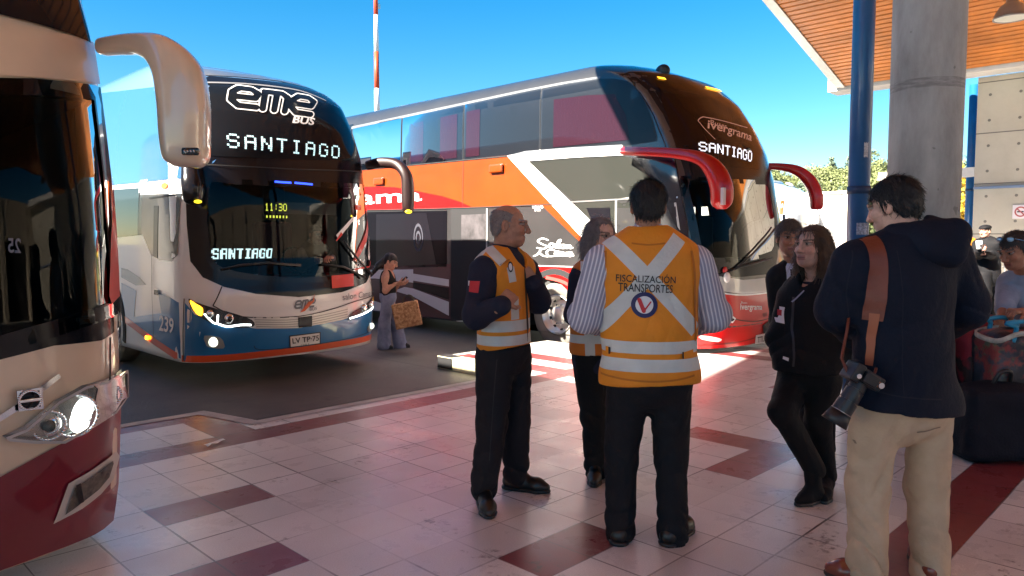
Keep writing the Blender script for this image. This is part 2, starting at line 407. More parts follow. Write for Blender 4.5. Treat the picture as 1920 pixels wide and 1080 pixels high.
for (x0, z0), (x1, z1) in SPANS:
    for lo, hi, zl, zh in ((CY+.003, CY+.12, -.02, .22), (CY-.11, CY, -.03, .057)):
        vs = [bm.verts.new(np.array(p)-O0) for p in [(x0, lo, z0+zl), (x1, lo, z1+zl), (x1, hi, z1+zl), (x0, hi, z0+zl), (x0, lo, z0+zh), (x1, lo, z1+zh), (x1, hi, z1+zh), (x0, hi, z0+zh)]]
        for f in ((0, 3, 2, 1), (4, 5, 6, 7), (0, 1, 5, 4), (1, 2, 6, 5), (2, 3, 7, 6), (3, 0, 4, 7)): bm.faces.new([vs[i] for i in f])
obj('gutter', bm, mat('zinc gutter', (.55, .55, .53), .4, .6, vary=.1), can)
bm = bmn(); box(bm, np.array((20.02, -15, 5.36))-O0, np.array((20.7, 7.95, 5.83))-O0, .02); box(bm, np.array((19.9, 7.3, 5.5))-O0, np.array((20.018, 7.68, 5.82))-O0, .01)
obj('end_beam', bm, M_FASC, can)
# column, poles
pc = P(1722, 600, 5.6)*(1, 1, 0)
c_ = empty('concrete_column', 'thick round bare concrete column holding the canopy', 'column', pc)
bm = bmn(); cyl(bm, (0, 0, 0), (0, 0, 6.37), .246, n=56)
for z in (1.9, 3.15): pass
def colf(t):
    x, y, z = obj_xyz(t); n = noise(t, 1.4, 6, .65, sc=(3, 3, 1)); s = noise(t, 4, 4, .6, sc=(2, 2, 14))
    c = mixc(t, ramp(t, n, .3, .72), (.24, .225, .205), (.46, .44, .41))
    ring = z.near(2.62, .035)*ramp(t, s, .35, .6); spot = ramp(t, noise(t, 9, 2), .7, .73)
    return mixc(t, ring.maxi(spot)*.6, c, (.13, .12, .11))
M_COL = mat('cast column concrete', rough=.75, f=colf, bump=.25, bs=14)
obj('shaft', bm, M_COL, c_, smooth=False)
for p in c_.children[0].data.polygons: p.use_smooth = len(p.vertices) == 4
M_BLUE = mat('blue gloss paint', (.010, .10, .27), .38, coat=.3, vary=.12, vs=4, bump=.04, bs=25)
def pole(label, px_, d, r, z1, stickers=False):
    q = P(px_, 500, d); base = np.array([q[0], q[1], 0]); e = empty('blue_pole', label, 'pole', base)
    bm = bmn(); cyl(bm, (0, 0, .012), (0, 0, z1), r, n=32); o = obj('pole_shaft', bm, M_BLUE, e)
    for p in o.data.polygons: p.use_smooth = len(p.vertices) == 4
    bm = bmn(); box(bm, (-r*1.8, -r*1.8, 0), (r*1.8, r*1.8, .02), .004); obj('base_plate', bm, M_BLUE, e)
    zc = 1.5+(448-357)/FPX*d
    bm = bmn(); cyl(bm, (0, 0, zc-.035), (0, 0, zc+.03), r*1.08, n=32); obj('collar', bm, mat('dark blue paint', (.02, .05, .12), .5), e, smooth=True)
    if stickers:
        M_ST = mat('torn paper', (.55, .55, .57), .8, vary=.4, vs=60)
        for (x0, y0, x1, y1, mm) in ((1604, 268, 1612, 298, M_ST), (1596, 418, 1616, 440, mat('printed sticker', (.3, .32, .42), .6, vary=.7, vs=70))):
            bm = bmn(); z0, z1_ = 1.5+(448-y1)/FPX*(d-r), 1.5+(448-y0)/FPX*(d-r); n = 6; rows = []
            for k in range(n+1):
                xx = (x0+(x1-x0)*k/n-px_)/FPX*(d-r); a = math.asin(max(-.98, min(.98, xx/r))); v = Rv*math.sin(a)-Fv*math.cos(a); v = v*(r+.003)
                wob = (random.random()*.025 if mm is M_ST else 0)
                rows.append((bm.verts.new((v[0], v[1], z0+wob)), bm.verts.new((v[0], v[1], z1_-wob))))
            for a, b in zip(rows, rows[1:]): bm.faces.new((a[0], b[0], b[1], a[1]))
            obj('sticker', bm, mm, e)
    return e
pole('thick blue steel pole with torn stickers beside the concrete column', 1606, 6.35, .087, 6.2, True)
pole('slim blue pole under the end beam next to the concrete wall', 1813, 19.0, .1, 5.38)
# wall at the far end
def wallf(t):
    x, y, z = obj_xyz(t); n = noise(t, .5, 6, .65)
    c = mixc(t, ramp(t, n, .3, .7), (.42, .375, .295), (.57, .525, .43))
    jy = ((y-.04)*(1/1.22)).mod(1.0); jz = ((z-.42)*(1/1.2)).mod(1.0)
    j = ((jy-.5).abs() > .488).maxi((jz-.5).abs() > .489)
    hy = ((y-.04)*(1/.61)).mod(1.0); hz = ((z-.42)*(1/.6)).mod(1.0)
    h = ((hy-.5)*(hy-.5)*.37+(hz-.5)*(hz-.5)*.36) < .0011
    return mixc(t, j.maxi(h)*.8, c, (.09, .085, .08))
M_WALL = mat('fair faced concrete', rough=.8, f=wallf, bump=.15, bs=6)
wy = PX(1828, 300, 20.72)[1]
w_ = empty('concrete_wall', 'tall concrete panel wall with tie holes behind the waiting people', 'wall', (20.72, wy, 0))
bm = bmn(); box(bm, (0, -22, 0), (.3, 0, 5.355), .01); obj('panel_face', bm, M_WALL, w_)
bm = bmn(); zb = PX(1828, 353, 20.72)[2]; box(bm, (-.06, -22, zb-.03), (-.005, -.0, zb+.03), .01); obj('conduit', bm, mat('blue grey pipe', (.16, .22, .33), .5), w_)
bm = bmn(); z0 = PX(1812, 331, 20.72)[2]; z1 = PX(1812, 314, 20.72)[2]; box(bm, (.0, .004, z0), (.25, 2.2, z1), .01); obj('tie_beam', bm, M_FASC, w_)
# no smoking sign
q = PX(1914, 397, 20.715); s_ = empty('no_smoking_sign', 'small square no smoking sign on the concrete wall', 'sign', (20.715, q[1], q[2]))
bm = bmn(); box(bm, (-.02, -.16, -.16), (0, .16, .16), .004); obj('plate', bm, mat('sign white', (.75, .68, .68), .5), s_)
bm = marching(lambda x, y: np.minimum(np.abs(np.hypot(x, y)-.105)-.016, np.maximum(np.abs(x*.7+y*.7)-.014, np.hypot(x, y)-.105)), (-.2, -.2), (.2, .2), .012)
for v in bm.verts: v.co = (-.024, -v.co.x, v.co.y)
obj('prohibition_ring', bm, mat('sign red', (.45, .10, .10), .5), s_)
bm = poly_bm([(-.07, -.015), (.06, -.015), (.06, .015), (-.07, .015)], 1)
for v in bm.verts: v.co = (-.0225, -v.co.x, v.co.y)
obj('cigarette', bm, M_DARK, s_)
# pendant lamp
q = P(1897, 22, 14.0); zc = 8.93-(q[0]-8.5)*.3035
l_ = empty('pendant_lamp', 'grey bell shaped industrial lamp hanging from the wood ceiling', 'lamp', q)
bm = bmn(); R_ = [(.02, .33), (.09, .32), (.1, .17), (.13, .15), (.2, .09), (.27, -.03), (.29, -.1), (.3, -.1), (.3, -.13), (.285, -.13), (.26, -.03), (.19, .07), (.1, .13)]
rings = [[bm.verts.new((r*math.cos(2*math.pi*k/28), r*math.sin(2*math.pi*k/28), z)) for k in range(28)] for r, z in R_]
for a, b in zip(rings, rings[1:]):
    for k in range(28): bm.faces.new((a[k], a[(k+1) % 28], b[(k+1) % 28], b[k]))
obj('shade', bm, mat('dull aluminium', (.3, .29, .27), .4, .7), l_, smooth=True)
bm = bmn(); cyl(bm, (0, 0, -.118), (0, 0, -.108), .27, n=28); obj('lens', bm, mat('milky lens', (.7, .7, .62), .3), l_)
bm = bmn(); cyl(bm, (0, 0, .325), (0, 0, zc-q[2]+.02), .012, n=8); obj('rod', bm, M_DARK, l_)

# unseen building added behind the viewer to shape reflections and bounced light
tb = empty('unseen_building', 'unseen long low building added behind the platform to shape reflections and bounced light', 'building', (3, -15, 0))
bm = bmn(); box(bm, (-16, -3, 0), (22, -.6, 5.5)); 
for k in range(9): box(bm, (-16+k*4.5, -.599, 0), (-15.4+k*4.5, 0, 5.5), .01)
box(bm, (-16, -.598, 3.6), (22, -.1, 5.5)); obj('wall', bm, mat('warm render', (.62, .52, .40), .8, vary=.15, vs=1), tb)
for k in range(8):
    bm = bmn(); box(bm, (-15.38+k*4.5, -.55, .3), (-11.52+k*4.5, -.5, 3.58)); obj('window', bm, M_GLOSSBLK, tb)

# ---------------------------------------------------------------- far things
mast = empty('signal_mast', 'tall slender mast painted in red and white bands behind the buses', 'mast', (*P(707, 200, 42)[:2], ROAD))
zz = [ROAD]+[P(705, y, 42)[2] for y in (350, 280, 212, 166, 97, 28, -40, -105)]; b0 = mast.location.z
for i, (a, b) in enumerate(zip(zz, zz[1:])):
    bm = bmn(); r0 = .19-.012*i; cyl(bm, (0, 0, a-b0), (0, 0, b-b0), r0, r0-.012, n=14); obj('band', bm, mat('mast red', (.55, .06, .02), .5) if i % 2 == 0 else M_WHITE, mast, smooth=True)
bm = bmn(); 
for z in (2.0, 5.5): box(bm, (.1, -.05, zz[6]-b0+z*.2), (.28, .05, zz[6]-b0+z*.2+.25), .02)
obj('bracket', bm, M_STEEL, mast)
# white wall far right, in full sun
a = PX(1478, 400, 23); b = PX(1583, 400, 23); zt = PX(1530, 365, 23)[2]
ww = empty('white_wall', 'blank white yard wall in full sun behind the smiling woman', 'wall', (23, b[1], ROAD))
bm = bmn(); box(bm, (0, 0, 0), (.3, a[1]-b[1]+6, zt+.15), .01); obj('wall_face', bm, mat('sunlit white wall', (.82, .82, .82), .7), ww)
bm = bmn(); box(bm, (-.08, -.001, zt+.151), (.4, a[1]-b[1]+6, zt+.23), .01); obj('coping', bm, mat('cream coping', (.7, .62, .48), .7), ww)
bm = bmn(); box(bm, (-.1, -.42, 0), (.35, -.003, zt+.24), .015); obj('end_post', bm, mat('cream post', (.6, .52, .36), .7, vary=.15, vs=3), ww)
# street lamp in the distance
q = P(1507, 460, 40); L_ = empty('street_lamp', 'pale curved street lamp in front of the wooded hill', 'street lamp', (q[0], q[1], ROAD))
pts = [P(1506, 470, 40), P(1506, 395, 40), P(1503, 378, 40), P(1494, 358, 40), P(1488, 352, 40)]
bm = bmn(); tube(bm, [p-np.array(L_.location) for p in [np.array([q[0], q[1], ROAD])]+pts], .07, 8); obj('post', bm, mat('galvanised', (.6, .6, .58), .5), L_, smooth=True)
bm = bmn(); loft(bm, [P(1490, 353, 40)-np.array(L_.location), P(1482, 346, 40)-np.array(L_.location), P(1474, 343, 40)-np.array(L_.location)], [.08, .14, .06], [.06, .08, .04]); obj('lamp_head', bm, M_WHITE, L_, smooth=True)

# hill and woods
def hh(x, y):   # hill behind the yard
    r = np.array([x, y])@Rv[:2]/max(1, np.array([x, y])@Fv[:2]); d = np.array([x, y])@Fv[:2]
    k = max(0, min(1, (d-70)/60)); k = k*k*(3-2*k)
    return ROAD+k*(8.4+2.6*math.sin(r*7+1)+2.2*math.sin(r*17)+3*max(0, min(1, (r-.3)*5)))*max(0, min(1, (r+.2)*3.2))
bm = bmn(); NV, NU = 14, 40; gr = []
for i in range(NV):
    d = 66+i*7.5; gr.append([bm.verts.new((*(Fv*d+Rv*d*(-.3+k*1.6/NU))[:2], hh(*(Fv*d+Rv*d*(-.3+k*1.6/NU))[:2])-.05)) for k in range(NU+1)])
for a, b in zip(gr, gr[1:]):
    for k in range(NU): bm.faces.new((a[k], a[k+1], b[k+1], b[k]))
bmesh.ops.recalc_face_normals(bm, faces=bm.faces)
tag(obj('hill', bm, mat('hill grass', (.10, .11, .035), .9, vary=.35, vs=.1), smooth=True), kind='structure')
def leaf_clump(vs, fs, c, r, n, s, flat=1.0):
    v = np.random.normal(size=(n, 3)); v /= np.linalg.norm(v, axis=1)[:, None]; q = np.asarray(c)+v*r*np.array([1, 1, flat])*(np.random.rand(n, 1)**.4)
    a = np.random.normal(size=(n, 3)); a /= np.linalg.norm(a, axis=1)[:, None]; b = np.cross(a, v+.01); b /= np.linalg.norm(b, axis=1)[:, None]+1e-6
    ss = s*(.6+.8*np.random.rand(n, 1)); k = len(vs); vs += list(np.stack([q-a*ss, q+b*ss*.6, q+a*ss, q-b*ss*.6], 1).reshape(-1, 3)); fs += [(k+4*i, k+4*i+1, k+4*i+2, k+4*i+3) for i in range(n)]
M_LEAF = [mat('leaf olive', (.15, .175, .065), .7, vary=.45, vs=.35), mat('leaf yellow', (.42, .27, .02), .7, vary=.35, vs=.6), mat('leaf blue green', (.10, .14, .09), .7, vary=.4, vs=.3)]
wv, wf, wv2, wf2 = [], [], [], []
for i in range(330):
    d = 78+random.random()*75; r = (-.25+random.random()*1.15) if i % 3 == 0 else .25+random.random()*.42
    if r < .12 and random.random() < .6: continue
    p = Fv*d+Rv*d*r; z = hh(p[0], p[1])
    if random.random() < .3:
        H = 3.6+random.random()*3
        for k in range(6): leaf_clump(wv2, wf2, np.array([p[0], p[1], z+H*(.25+.13*k)]), (1.5-.22*k)*1.1, 90, .2)
    else:
        R0 = 1.3+random.random()*1.2
        for k in range(6):
            o = np.random.normal(size=3)*R0*.55; leaf_clump(wv, wf, np.array([p[0]+o[0], p[1]+o[1], z+R0*1.0+abs(o[2])]), R0*.62, 190, .17, .8)
me = pyd(wv+wv2, wf+[tuple(i+len(wv) for i in f) for f in wf2]); fo = obj('woods', me, [M_LEAF[0], M_LEAF[2]])
me.polygons.foreach_set('material_index', [0]*len(wf)+[1]*len(wf2)); tag(fo, kind='stuff')
def tree(name, label, px_, d, zt, R0, m, group=None):
    q = P(px_, 440, d); e = empty(name, label, 'tree', (q[0], q[1], ROAD), group=group)
    bm = bmn(); tube(bm, [(0, 0, -.2), (.05, 0, zt*.35), (-.05, .06, zt*.7)], [.2, .14, .07], 8); obj('trunk', bm, mat('bark', (.07, .055, .04), .9), e, smooth=True)
    v, f = [], []
    for k in range(16):
        o = np.random.normal(size=3)*R0*.45; leaf_clump(v, f, np.array([o[0], o[1], zt-R0*.9+o[2]]), R0*.42, 220, .10, .85)
    obj('crown', pyd(v, f), m, e); return e
tree('yellow_tree', 'bright yellow autumn tree just left of the thick blue pole', 1572, 62, 5.2, 2.1, M_LEAF[1])
tree('green_tree', 'olive green tree seen between the slim blue pole and the column', 1806, 33, 5.2, 2.2, M_LEAF[0])
tree('yellow_shrub_tree', 'small yellowing tree beside the concrete wall end', 1826, 30, 4.3, 1.6, M_LEAF[1])
# ================================================================== BUSES
def paint(name, c, r=.32, **k): return mat(name, c, r, coat=1.0, vary=.13, vs=1.7, **k)
B_WHITE = paint('bus white', (.74, .73, .72)); B_CREAM = paint('bus cream', (.68, .53, .38)); B_BLUE = paint('bus petrol blue', (.006, .15, .38))
B_ORED = paint('bus orange red', (.62, .075, .012)); B_MAROON = paint('bus maroon', (.17, .006, .02)); B_ORANGE = paint('bus orange', (.235, .036, .0015))
B_RED = mat('bus red', (.50, .004, .004), .3, coat=.35); B_GREY = paint('bus graphite', (.028, .028, .029)); B_SILVER = paint('bus silver', (.42, .42, .41)); B_BLACK = mat('bus black', (.007, .007, .01), .16, spec=.3)
B_DKRED = paint('bus dark plum', (.06, .004, .012)); B_TEAL = paint('bus dark teal', (.02, .075, .11))
G_CLEAR = glass('windscreen glass', (.36, .40, .40), 1.26); G_DARK = mat('tinted window', (.012, .016, .02), .02, ior=1.75); G_LAMP = glass('lamp cover', (.93, .95, .95), 1.35)
M_CHROME = mat('chrome', (.75, .76, .78), .12, 1); M_RUB = mat('tyre rubber', (.16, .15, .135), .8, bump=.2, bs=40); M_BLK0 = mat('dark cabin', (.01, .01, .012), .7)
M_WTXT = mat('white lettering', (.8, .8, .8), .5); M_LED = mat('white led', (.45, .62, .66), .5, emit=(.6, .95, 1), es=.16); M_LEDY = mat('amber led', (.6, .7, .1), .5, emit=(.75, .95, .08), es=.12)
M_SEAM = mat('panel seam', (.02, .018, .018), .6); M_AMB = mat('lit amber lamp', (.9, .4, .02), .3, emit=(1, .38, .01), es=1.6); M_ON = mat('lit headlamp', (.9, .95, 1), .3, emit=(.92, 1, .95), es=1.1)
class Bus(Body):
    def __init__(s, name, label, xc, hw, prof, D, ne, H, L, zb, mats, group='buses parked nose to the platform', fronthole=None, arches=(), sidehole=None, tumble=.06):
        s.hw = hw; s.sx = -hw; s.D = D; s.H = H; s.zb = zb; s.L = L; s.far = 9; s.layer = .004
        s.yf = min(p[1] for p in prof); org = (xc, s.yf, ROAD); s.org = np.array(org, float); s.tumble = tumble
        s.pz = [p[0] for p in prof]; s.py = [p[1]-s.yf for p in prof]
        s.root = empty(name, label, 'bus', org, group=group)
        zs = list(np.arange(zb, H-.42, .07))+[H-.42+.42*math.sin(a) for a in np.linspace(0, math.pi/2, 9)]
        ns = int((L-D)/.22); nc = 44; V = []; nr = 0
        for z in zs:
            hw_ = s.width(z); y0 = float(np.interp(z, s.pz, s.py)); pts = []
            dr = max(0, z-(H-.42))/.42
            for k in range(ns+1): pts.append((-hw_, L+(y0+D-L)*k/ns))
            for k in range(1, nc):
                th = math.pi*k/nc; c, sn = math.cos(th), math.sin(th)
                pts.append((-hw_*math.copysign(abs(c)**(2/ne), c), y0+D*(1-abs(sn)**(2/ne))))
            for k in range(ns+1): pts.append((hw_, y0+D+(L-y0-D)*k/ns))
            V += [(p[0], p[1], z) for p in pts]; nr = len(pts)
        F = []
        for i in range(len(zs)-1):
            for k in range(nr-1): F.append((i*nr+k, i*nr+k+1, (i+1)*nr+k+1, (i+1)*nr+k))
            F.append((i*nr+nr-1, i*nr, (i+1)*nr, (i+1)*nr+nr-1))
        o = (len(zs)-1)*nr
        for k in range(nr//2-1):
            F.append((o+k, o+k+1, o+nr-2-k, o+nr-1-k)); F.append((k, nr-1-k, nr-2-k, k+1))
        full = pyd(V, F); Body.__init__(s, full, org)
        keep = []
        va = np.array(V)
        for f in F:
            c = va[list(f)].mean(0); drop = False
            if fronthole is not None and c[1] < s.D+.6: drop = inside(c[0], c[2], fronthole)
            for yc, zc, r in arches: drop |= abs(c[0]) > hw-.2 and (c[1]-yc)**2+(c[2]-zc)**2 < r*r
            if sidehole and sidehole(c): drop = True
            if not drop: keep.append(f)
        me = pyd(V, keep); s.body = obj('body', me, mats, s.root, smooth=True)
    def width(s, z):
        w = s.hw-s.tumble*max(0, (z-1.4)/2.4)**1.5; d = z-(s.H-.42)
        if d > 0: w -= .42*(1-math.sqrt(max(0, 1-(d/.42)**2)))
        return w
    def F(s, name, pts, m, lay=1, parent=None, h=.09, sm=0, xz=False):
        q = pts if xz else s.front(pts)
        if sm: q = spline(q, sm, True)
        return s.lay(name, poly_bm(q, h), 'y', lay*s.layer, m, parent or s.root)
    def S(s, name, pts, m, lay=1, parent=None, h=.25, sm=0, yz=False):
        q = pts if yz else s.side(pts)
        if sm: q = spline(q, sm, True)
        return s.lay(name, poly_bm(q, h), 'x', lay*s.layer, m, parent or s.root)
    def FT(s, name, bm, quad, m, lay=2, parent=None, h=None):
        b = quad_map(bm, s.front(quad)); 
        if h: grid_cut(b, h)
        return s.lay(name, b, 'y', lay*s.layer, m, parent or s.root)
    def ST(s, name, bm, quad, m, lay=2, parent=None):
        return s.lay(name, quad_map(bm, s.side(quad)), 'x', lay*s.layer, m, parent or s.root)
    def FL(s, name, pts, w, m, lay=2, parent=None, sm=0):
        q = s.front(pts); q = spline(q, sm) if sm else q
        return s.lay(name, grid_cut(stroke_bm(q, w), .1), 'y', lay*s.layer, m, parent or s.root)
    def SL(s, name, pts, w, m, lay=2, parent=None, sm=0):
        q = s.side(pts); q = spline(q, sm) if sm else q
        return s.lay(name, grid_cut(stroke_bm(q, w), .3), 'x', lay*s.layer, m, parent or s.root)
    def W(s, pts): return [P(*p)-s.org for p in pts]
def inside(x, y, poly):
    r = False; n = len(poly)
    for i in range(n):
        (x1, y1), (x2, y2) = poly[i][:2], poly[i-1][:2]
        if (y1 > y) != (y2 > y) and x < (x2-x1)*(y-y1)/(y2-y1)+x1: r = not r
    return r
def stroke_bm(pts, w):
    pts = [np.array(p[:2], float) for p in pts]; bm = bmesh.new(); rows = []
    for i, p in enumerate(pts):
        t = pts[min(i+1, len(pts)-1)]-pts[max(i-1, 0)]; t = t/(np.linalg.norm(t)+1e-9); n = np.array([-t[1], t[0]]); ww = w[i] if hasattr(w, '__len__') else w
        rows.append((bm.verts.new((*(p+n*ww/2), 0)), bm.verts.new((*(p-n*ww/2), 0))))
    for a, b in zip(rows, rows[1:]): bm.faces.new((a[0], a[1], b[1], b[0]))
    return bm
def lathe(bm, prof, axis_pt, n=40, sgn=-1):
    """profile (r, out) turned about the x axis through axis_pt; out grows away from the bus"""
    rings = []
    for r, o in prof: rings.append([bm.verts.new((axis_pt[0]+sgn*o, axis_pt[1]+r*math.cos(2*math.pi*k/n), axis_pt[2]+r*math.sin(2*math.pi*k/n))) for k in range(n)])
    for a, b in zip(rings, rings[1:]):
        for k in range(n): bm.faces.new((a[k], a[(k+1) % n], b[(k+1) % n], b[k]))
    bmesh.ops.recalc_face_normals(bm, faces=bm.faces)
def wheel(bus, yc, sgn, rim, r=.5):
    c = (sgn*(bus.hw-.16), yc, r); T = bmesh.new()
    lathe(T, [(.30, -.12), (.36, -.15), (.46, -.14), (r, -.1), (r, .08), (.47, .12), (.40, .135), (.335, .12), (.30, .10), (.30, -.12)], c, 48, sgn); t = obj('wheel', T, M_RUB, bus.root, smooth=True)
    T = bmesh.new(); lathe(T, [(.305, .10), (.30, .125), (.285, .12), (.27, .03), (.22, -.02), (.17, .03), (.125, .035), (.12, .10), (.10, .115), (.001, .118)], c, 48, sgn); obj('rim', T, rim, t, smooth=True)
    T = bmesh.new()
    for k in range(10):
        a = 2*math.pi*k/10; p = (c[1]+.148*math.cos(a), c[2]+.148*math.sin(a)); cyl(T, (c[0]+sgn*.03, *p), (c[0]+sgn*.075, *p), .014, n=6)
    obj('wheel_nuts', T, M_CHROME, t)
    T = bmesh.new()
    for k in range(10):
        a = 2*math.pi*(k+.5)/10; p = (c[1]+.245*math.cos(a), c[2]+.245*math.sin(a)); cyl(T, (c[0]+sgn*-.01, *p), (c[0]+sgn*.012, *p), .026, n=12)
    obj('rim_holes', T, M_BLK0, t)
def wheels(bus, arches, rim):
    for yc, zc, r in arches:
        for sg in (-1, 1):
            wheel(bus, yc, sg, rim)
            T = bmesh.new(); n = 28; R0 = []
            for k in range(n+1):
                a = math.pi*(-.12+1.24*k/n); R0.append((yc+r*math.cos(a), zc+r*math.sin(a)))
            rows = [[T.verts.new((sg*x, y, z)) for x in (bus.hw-.5, bus.hw-.004)] for y, z in R0]
            for a, b in zip(rows, rows[1:]): T.faces.new((a[0], a[1], b[1], b[0]))
            ctr = T.verts.new((sg*(bus.hw-.5), yc, zc))
            for a, b in zip(rows, rows[1:]): T.faces.new((a[0], b[0], ctr))
            # lip that covers the cut edge of the body
            rows = [[T.verts.new((sg*(bus.hw+o), yc+(r+dr)*math.cos(math.pi*(-.1+1.2*k/n)), zc+(r+dr)*math.sin(math.pi*(-.1+1.2*k/n)))) for o, dr in ((-.03, -.03), (.012, -.03), (.012, .06), (-.005, .075))] for k in range(n+1)]
            for a, b in zip(rows, rows[1:]):
                for j in range(3): T.faces.new((a[j], a[j+1], b[j+1], b[j]))
            obj('wheel_arch', T, M_BLK0, bus.root)
def cabin(bus, y0, y1, z0, z1, open_right=False, m=None):
    w = bus.hw-.07; T = bmesh.new()
    for f in [((-w, y1, z0), (w, y1, z0), (w, y1, z1), (-w, y1, z1)), ((-w, y0, z0), (w, y0, z0), (w, y1, z0), (-w, y1, z0)), ((-w, y0+.3, z1), (-w, y1, z1), (w, y1, z1), (w, y0+.3, z1)), ((-w, y0+.5, z0), (-w, y1, z0), (-w, y1, z1), (-w, y0+.5, z1))]+([] if open_right else [((w, y0+.5, z0), (w, y0+.5, z1), (w, y1, z1), (w, y1, z0))]):
        T.faces.new([T.verts.new(p) for p in f])
    return obj('cabin', T, m or M_BLK0, bus.root)
def mirror(bus, name, pts, ra, rb, m, up=None, n=24, power=2.6, k=5):
    """pts: (px, py, depth); ra: half width seen in the picture, rb: half width along the view"""
    p = spline([q for q in bus.W(pts)], k); ra = [float(v[0]) for v in spline([(r,) for r in ra], k)]; rb = [float(v[0]) for v in spline([(r,) for r in rb], k)]
    T = bmesh.new(); loft(T, p, ra, rb, up=up if up is not None else Fv, n=n, power=power)
    return obj(name, T, m, bus.root, smooth=True)
def wiper(bus, pts, parent=None):
    T = bmesh.new(); q = []
    for x, y in pts:
        h = bus.hit(x, y); q.append(h+np.array([0, -.05, 0]))
    tube(T, q, .014, 8); return obj('wiper', T, M_DARK, parent or bus.root, smooth=True)
def lampball(bus, name, x, y, r, m, off=.02, parent=None, squash=.5):
    h = bus.hit(x, y); T = bmesh.new(); sphere(T, h+np.array([0, -off, 0]), (r, r*squash, r), 20, 14); return obj(name, T, m, parent or bus.root, smooth=True)
def seg_text(t, shear=.0): pass

# ------------------------------------------------------------------ blue and white bus (middle)
pE = [(.25, 7.97), (.6, 7.93), (1.0, 7.93), (1.15, 7.96), (1.45, 8.0), (2.15, 8.04), (2.7, 8.12), (3.1, 8.3), (3.42, 8.52), (3.6, 8.78), (3.76, 9.15), (3.86, 9.6)]
def zl(z): return z
arE = [(2.85, .52, .60), (9.2, .52, .60)]
E = Bus('coach', 'white and petrol blue double height coach showing 11:30 on its lit windscreen sign', 4.55, 1.27, pE, (.56), 2.4, 3.87, 12.4, .27, B_WHITE, arches=arE)
ws_px = [(388, 332), (440, 336), (540, 340), (640, 343), (688, 346), (699, 385), (703, 430), (699, 480), (686, 512), (640, 524), (560, 530), (480, 525), (415, 512), (388, 490), (378, 440), (376, 380)]
wsE = E.front(ws_px)
bpy.data.objects.remove(E.root); bpy.data.objects.remove(E.body)
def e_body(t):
    x, y, z = obj_xyz(t); return mixc(t, (z > 3.28), (.74, .73, .72), (.10, .19, .33))  # blue upper body stands in for sky reflected along the roof edge
B_EBODY = mat('bus white with reflected sky on top', rough=.32, coat=1, f=e_body)
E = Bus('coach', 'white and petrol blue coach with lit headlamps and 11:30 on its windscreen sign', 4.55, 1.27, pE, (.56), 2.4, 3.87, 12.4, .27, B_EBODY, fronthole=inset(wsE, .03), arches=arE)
E.root.name = 'coach'
mask = [(347, 345), (350, 420), (357, 490), (380, 520), (420, 538), (480, 551), (560, 557), (640, 548), (686, 530), (705, 510), (711, 470), (709, 400), (701, 345), (688, 302), (668, 250), (645, 212), (615, 180), (575, 163), (520, 154), (450, 147), (392, 143), (372, 150), (358, 200), (348, 280)]
mk_ = E.front(mask); 
bmk = poly_bm(mk_, .07)
dl = [f for f in bmk.faces if inside(f.calc_center_median().x, f.calc_center_median().y, inset(wsE, .035))]
bmesh.ops.delete(bmk, geom=dl, context='FACES')
E.lay('front_mask', bmk, 'y', .004, B_BLACK, E.root)
wsc = E.F('windscreen', wsE, G_CLEAR, 2, h=.12, xz=True)
E.lay('windscreen_seal', ring_bm(spline(wsE, 2, True), .06), 'y', .011, B_BLACK, wsc)
E.F('roof_cap', [(350, 146), (372, 142), (392, 142), (450, 145), (520, 152), (575, 161), (612, 176), (600, 158), (560, 142), (500, 130), (430, 120), (372, 112), (345, 118)], paint('roof grey', (.11, .11, .115)), 2)
# upper windscreen
up = [(386, 292), (450, 295), (560, 300), (675, 303), (660, 258), (640, 222), (610, 190), (560, 172), (480, 160), (392, 157), (384, 200)]
u_ = E.F('upper_windscreen', up, mat('upper glass', (.008, .01, .014), .06, ior=1.28), 2, h=.1)
E.FL('glass_joint', [(350, 308), (450, 312), (560, 318), (690, 322)], .012, M_SEAM, 3); E.FL('glass_joint', [(388, 156), (480, 160), (560, 171), (610, 190)], .02, mat('grey trim', (.2, .2, .21), .4), 4, sm=4)
# eme outline letters
def eme(x, y, w):   # unit box 0..3.05 x 0..1
    def e(o): return [(o+.18, .50), (o+.86, .50), (o+.92, .70), (o+.72, .86), (o+.34, .86), (o+.14, .68), (o+.12, .34), (o+.34, .14), (o+.92, .14)]
    mm = lambda o: [[(o+.14, .12), (o+.14, .84)], [(o+.14, .84), (o+.74, .86), (o+.92, .7), (o+.92, .12)], [(o+.54, .82), (o+.54, .12)]]
    d = np.minimum(seg_sdf(x, y, e(0), w), seg_sdf(x, y, e(2.0), w))
    for s_ in mm(1.0): d = np.minimum(d, seg_sdf(x, y, s_, w))
    return d
def shear_unit(bm, sh=.1, W=3.05):
    for v in bm.verts: v.co = ((v.co.x+sh*v.co.y)/(W+sh), v.co.y, 0)
    return bm
qd = [(418, 157), (592, 182), (590, 223), (425, 203)]
E.FT('logo_lettering', shear_unit(marching(lambda x, y: np.abs(eme(x, y, .135))-.023, (-.2, -.2), (3.3, 1.2), .035)), qd, M_WTXT, 3, u_)
E.FT('logo_lettering', text_bm('BUS', shear=.2, bold=.03), [(547, 217), (590, 222), (589, 236), (547, 231)], M_WTXT, 3, u_)
sg = E.FT('destination_sign', led_bm('SANTIAGO', fill=.86, gap=2, bold=False), [(424, 250), (636, 274), (635, 298), (425, 277)], M_LED, 3, u_)
for i, (a, b) in enumerate((((514, 341), (545, 343)), ((551, 343), (585, 346)))): E.FL('blue_marker_light', [a, b], .022, mat('blue led', (.02, .05, .8), .4, emit=(.02, .06, 1), es=.7), 4, wsc)
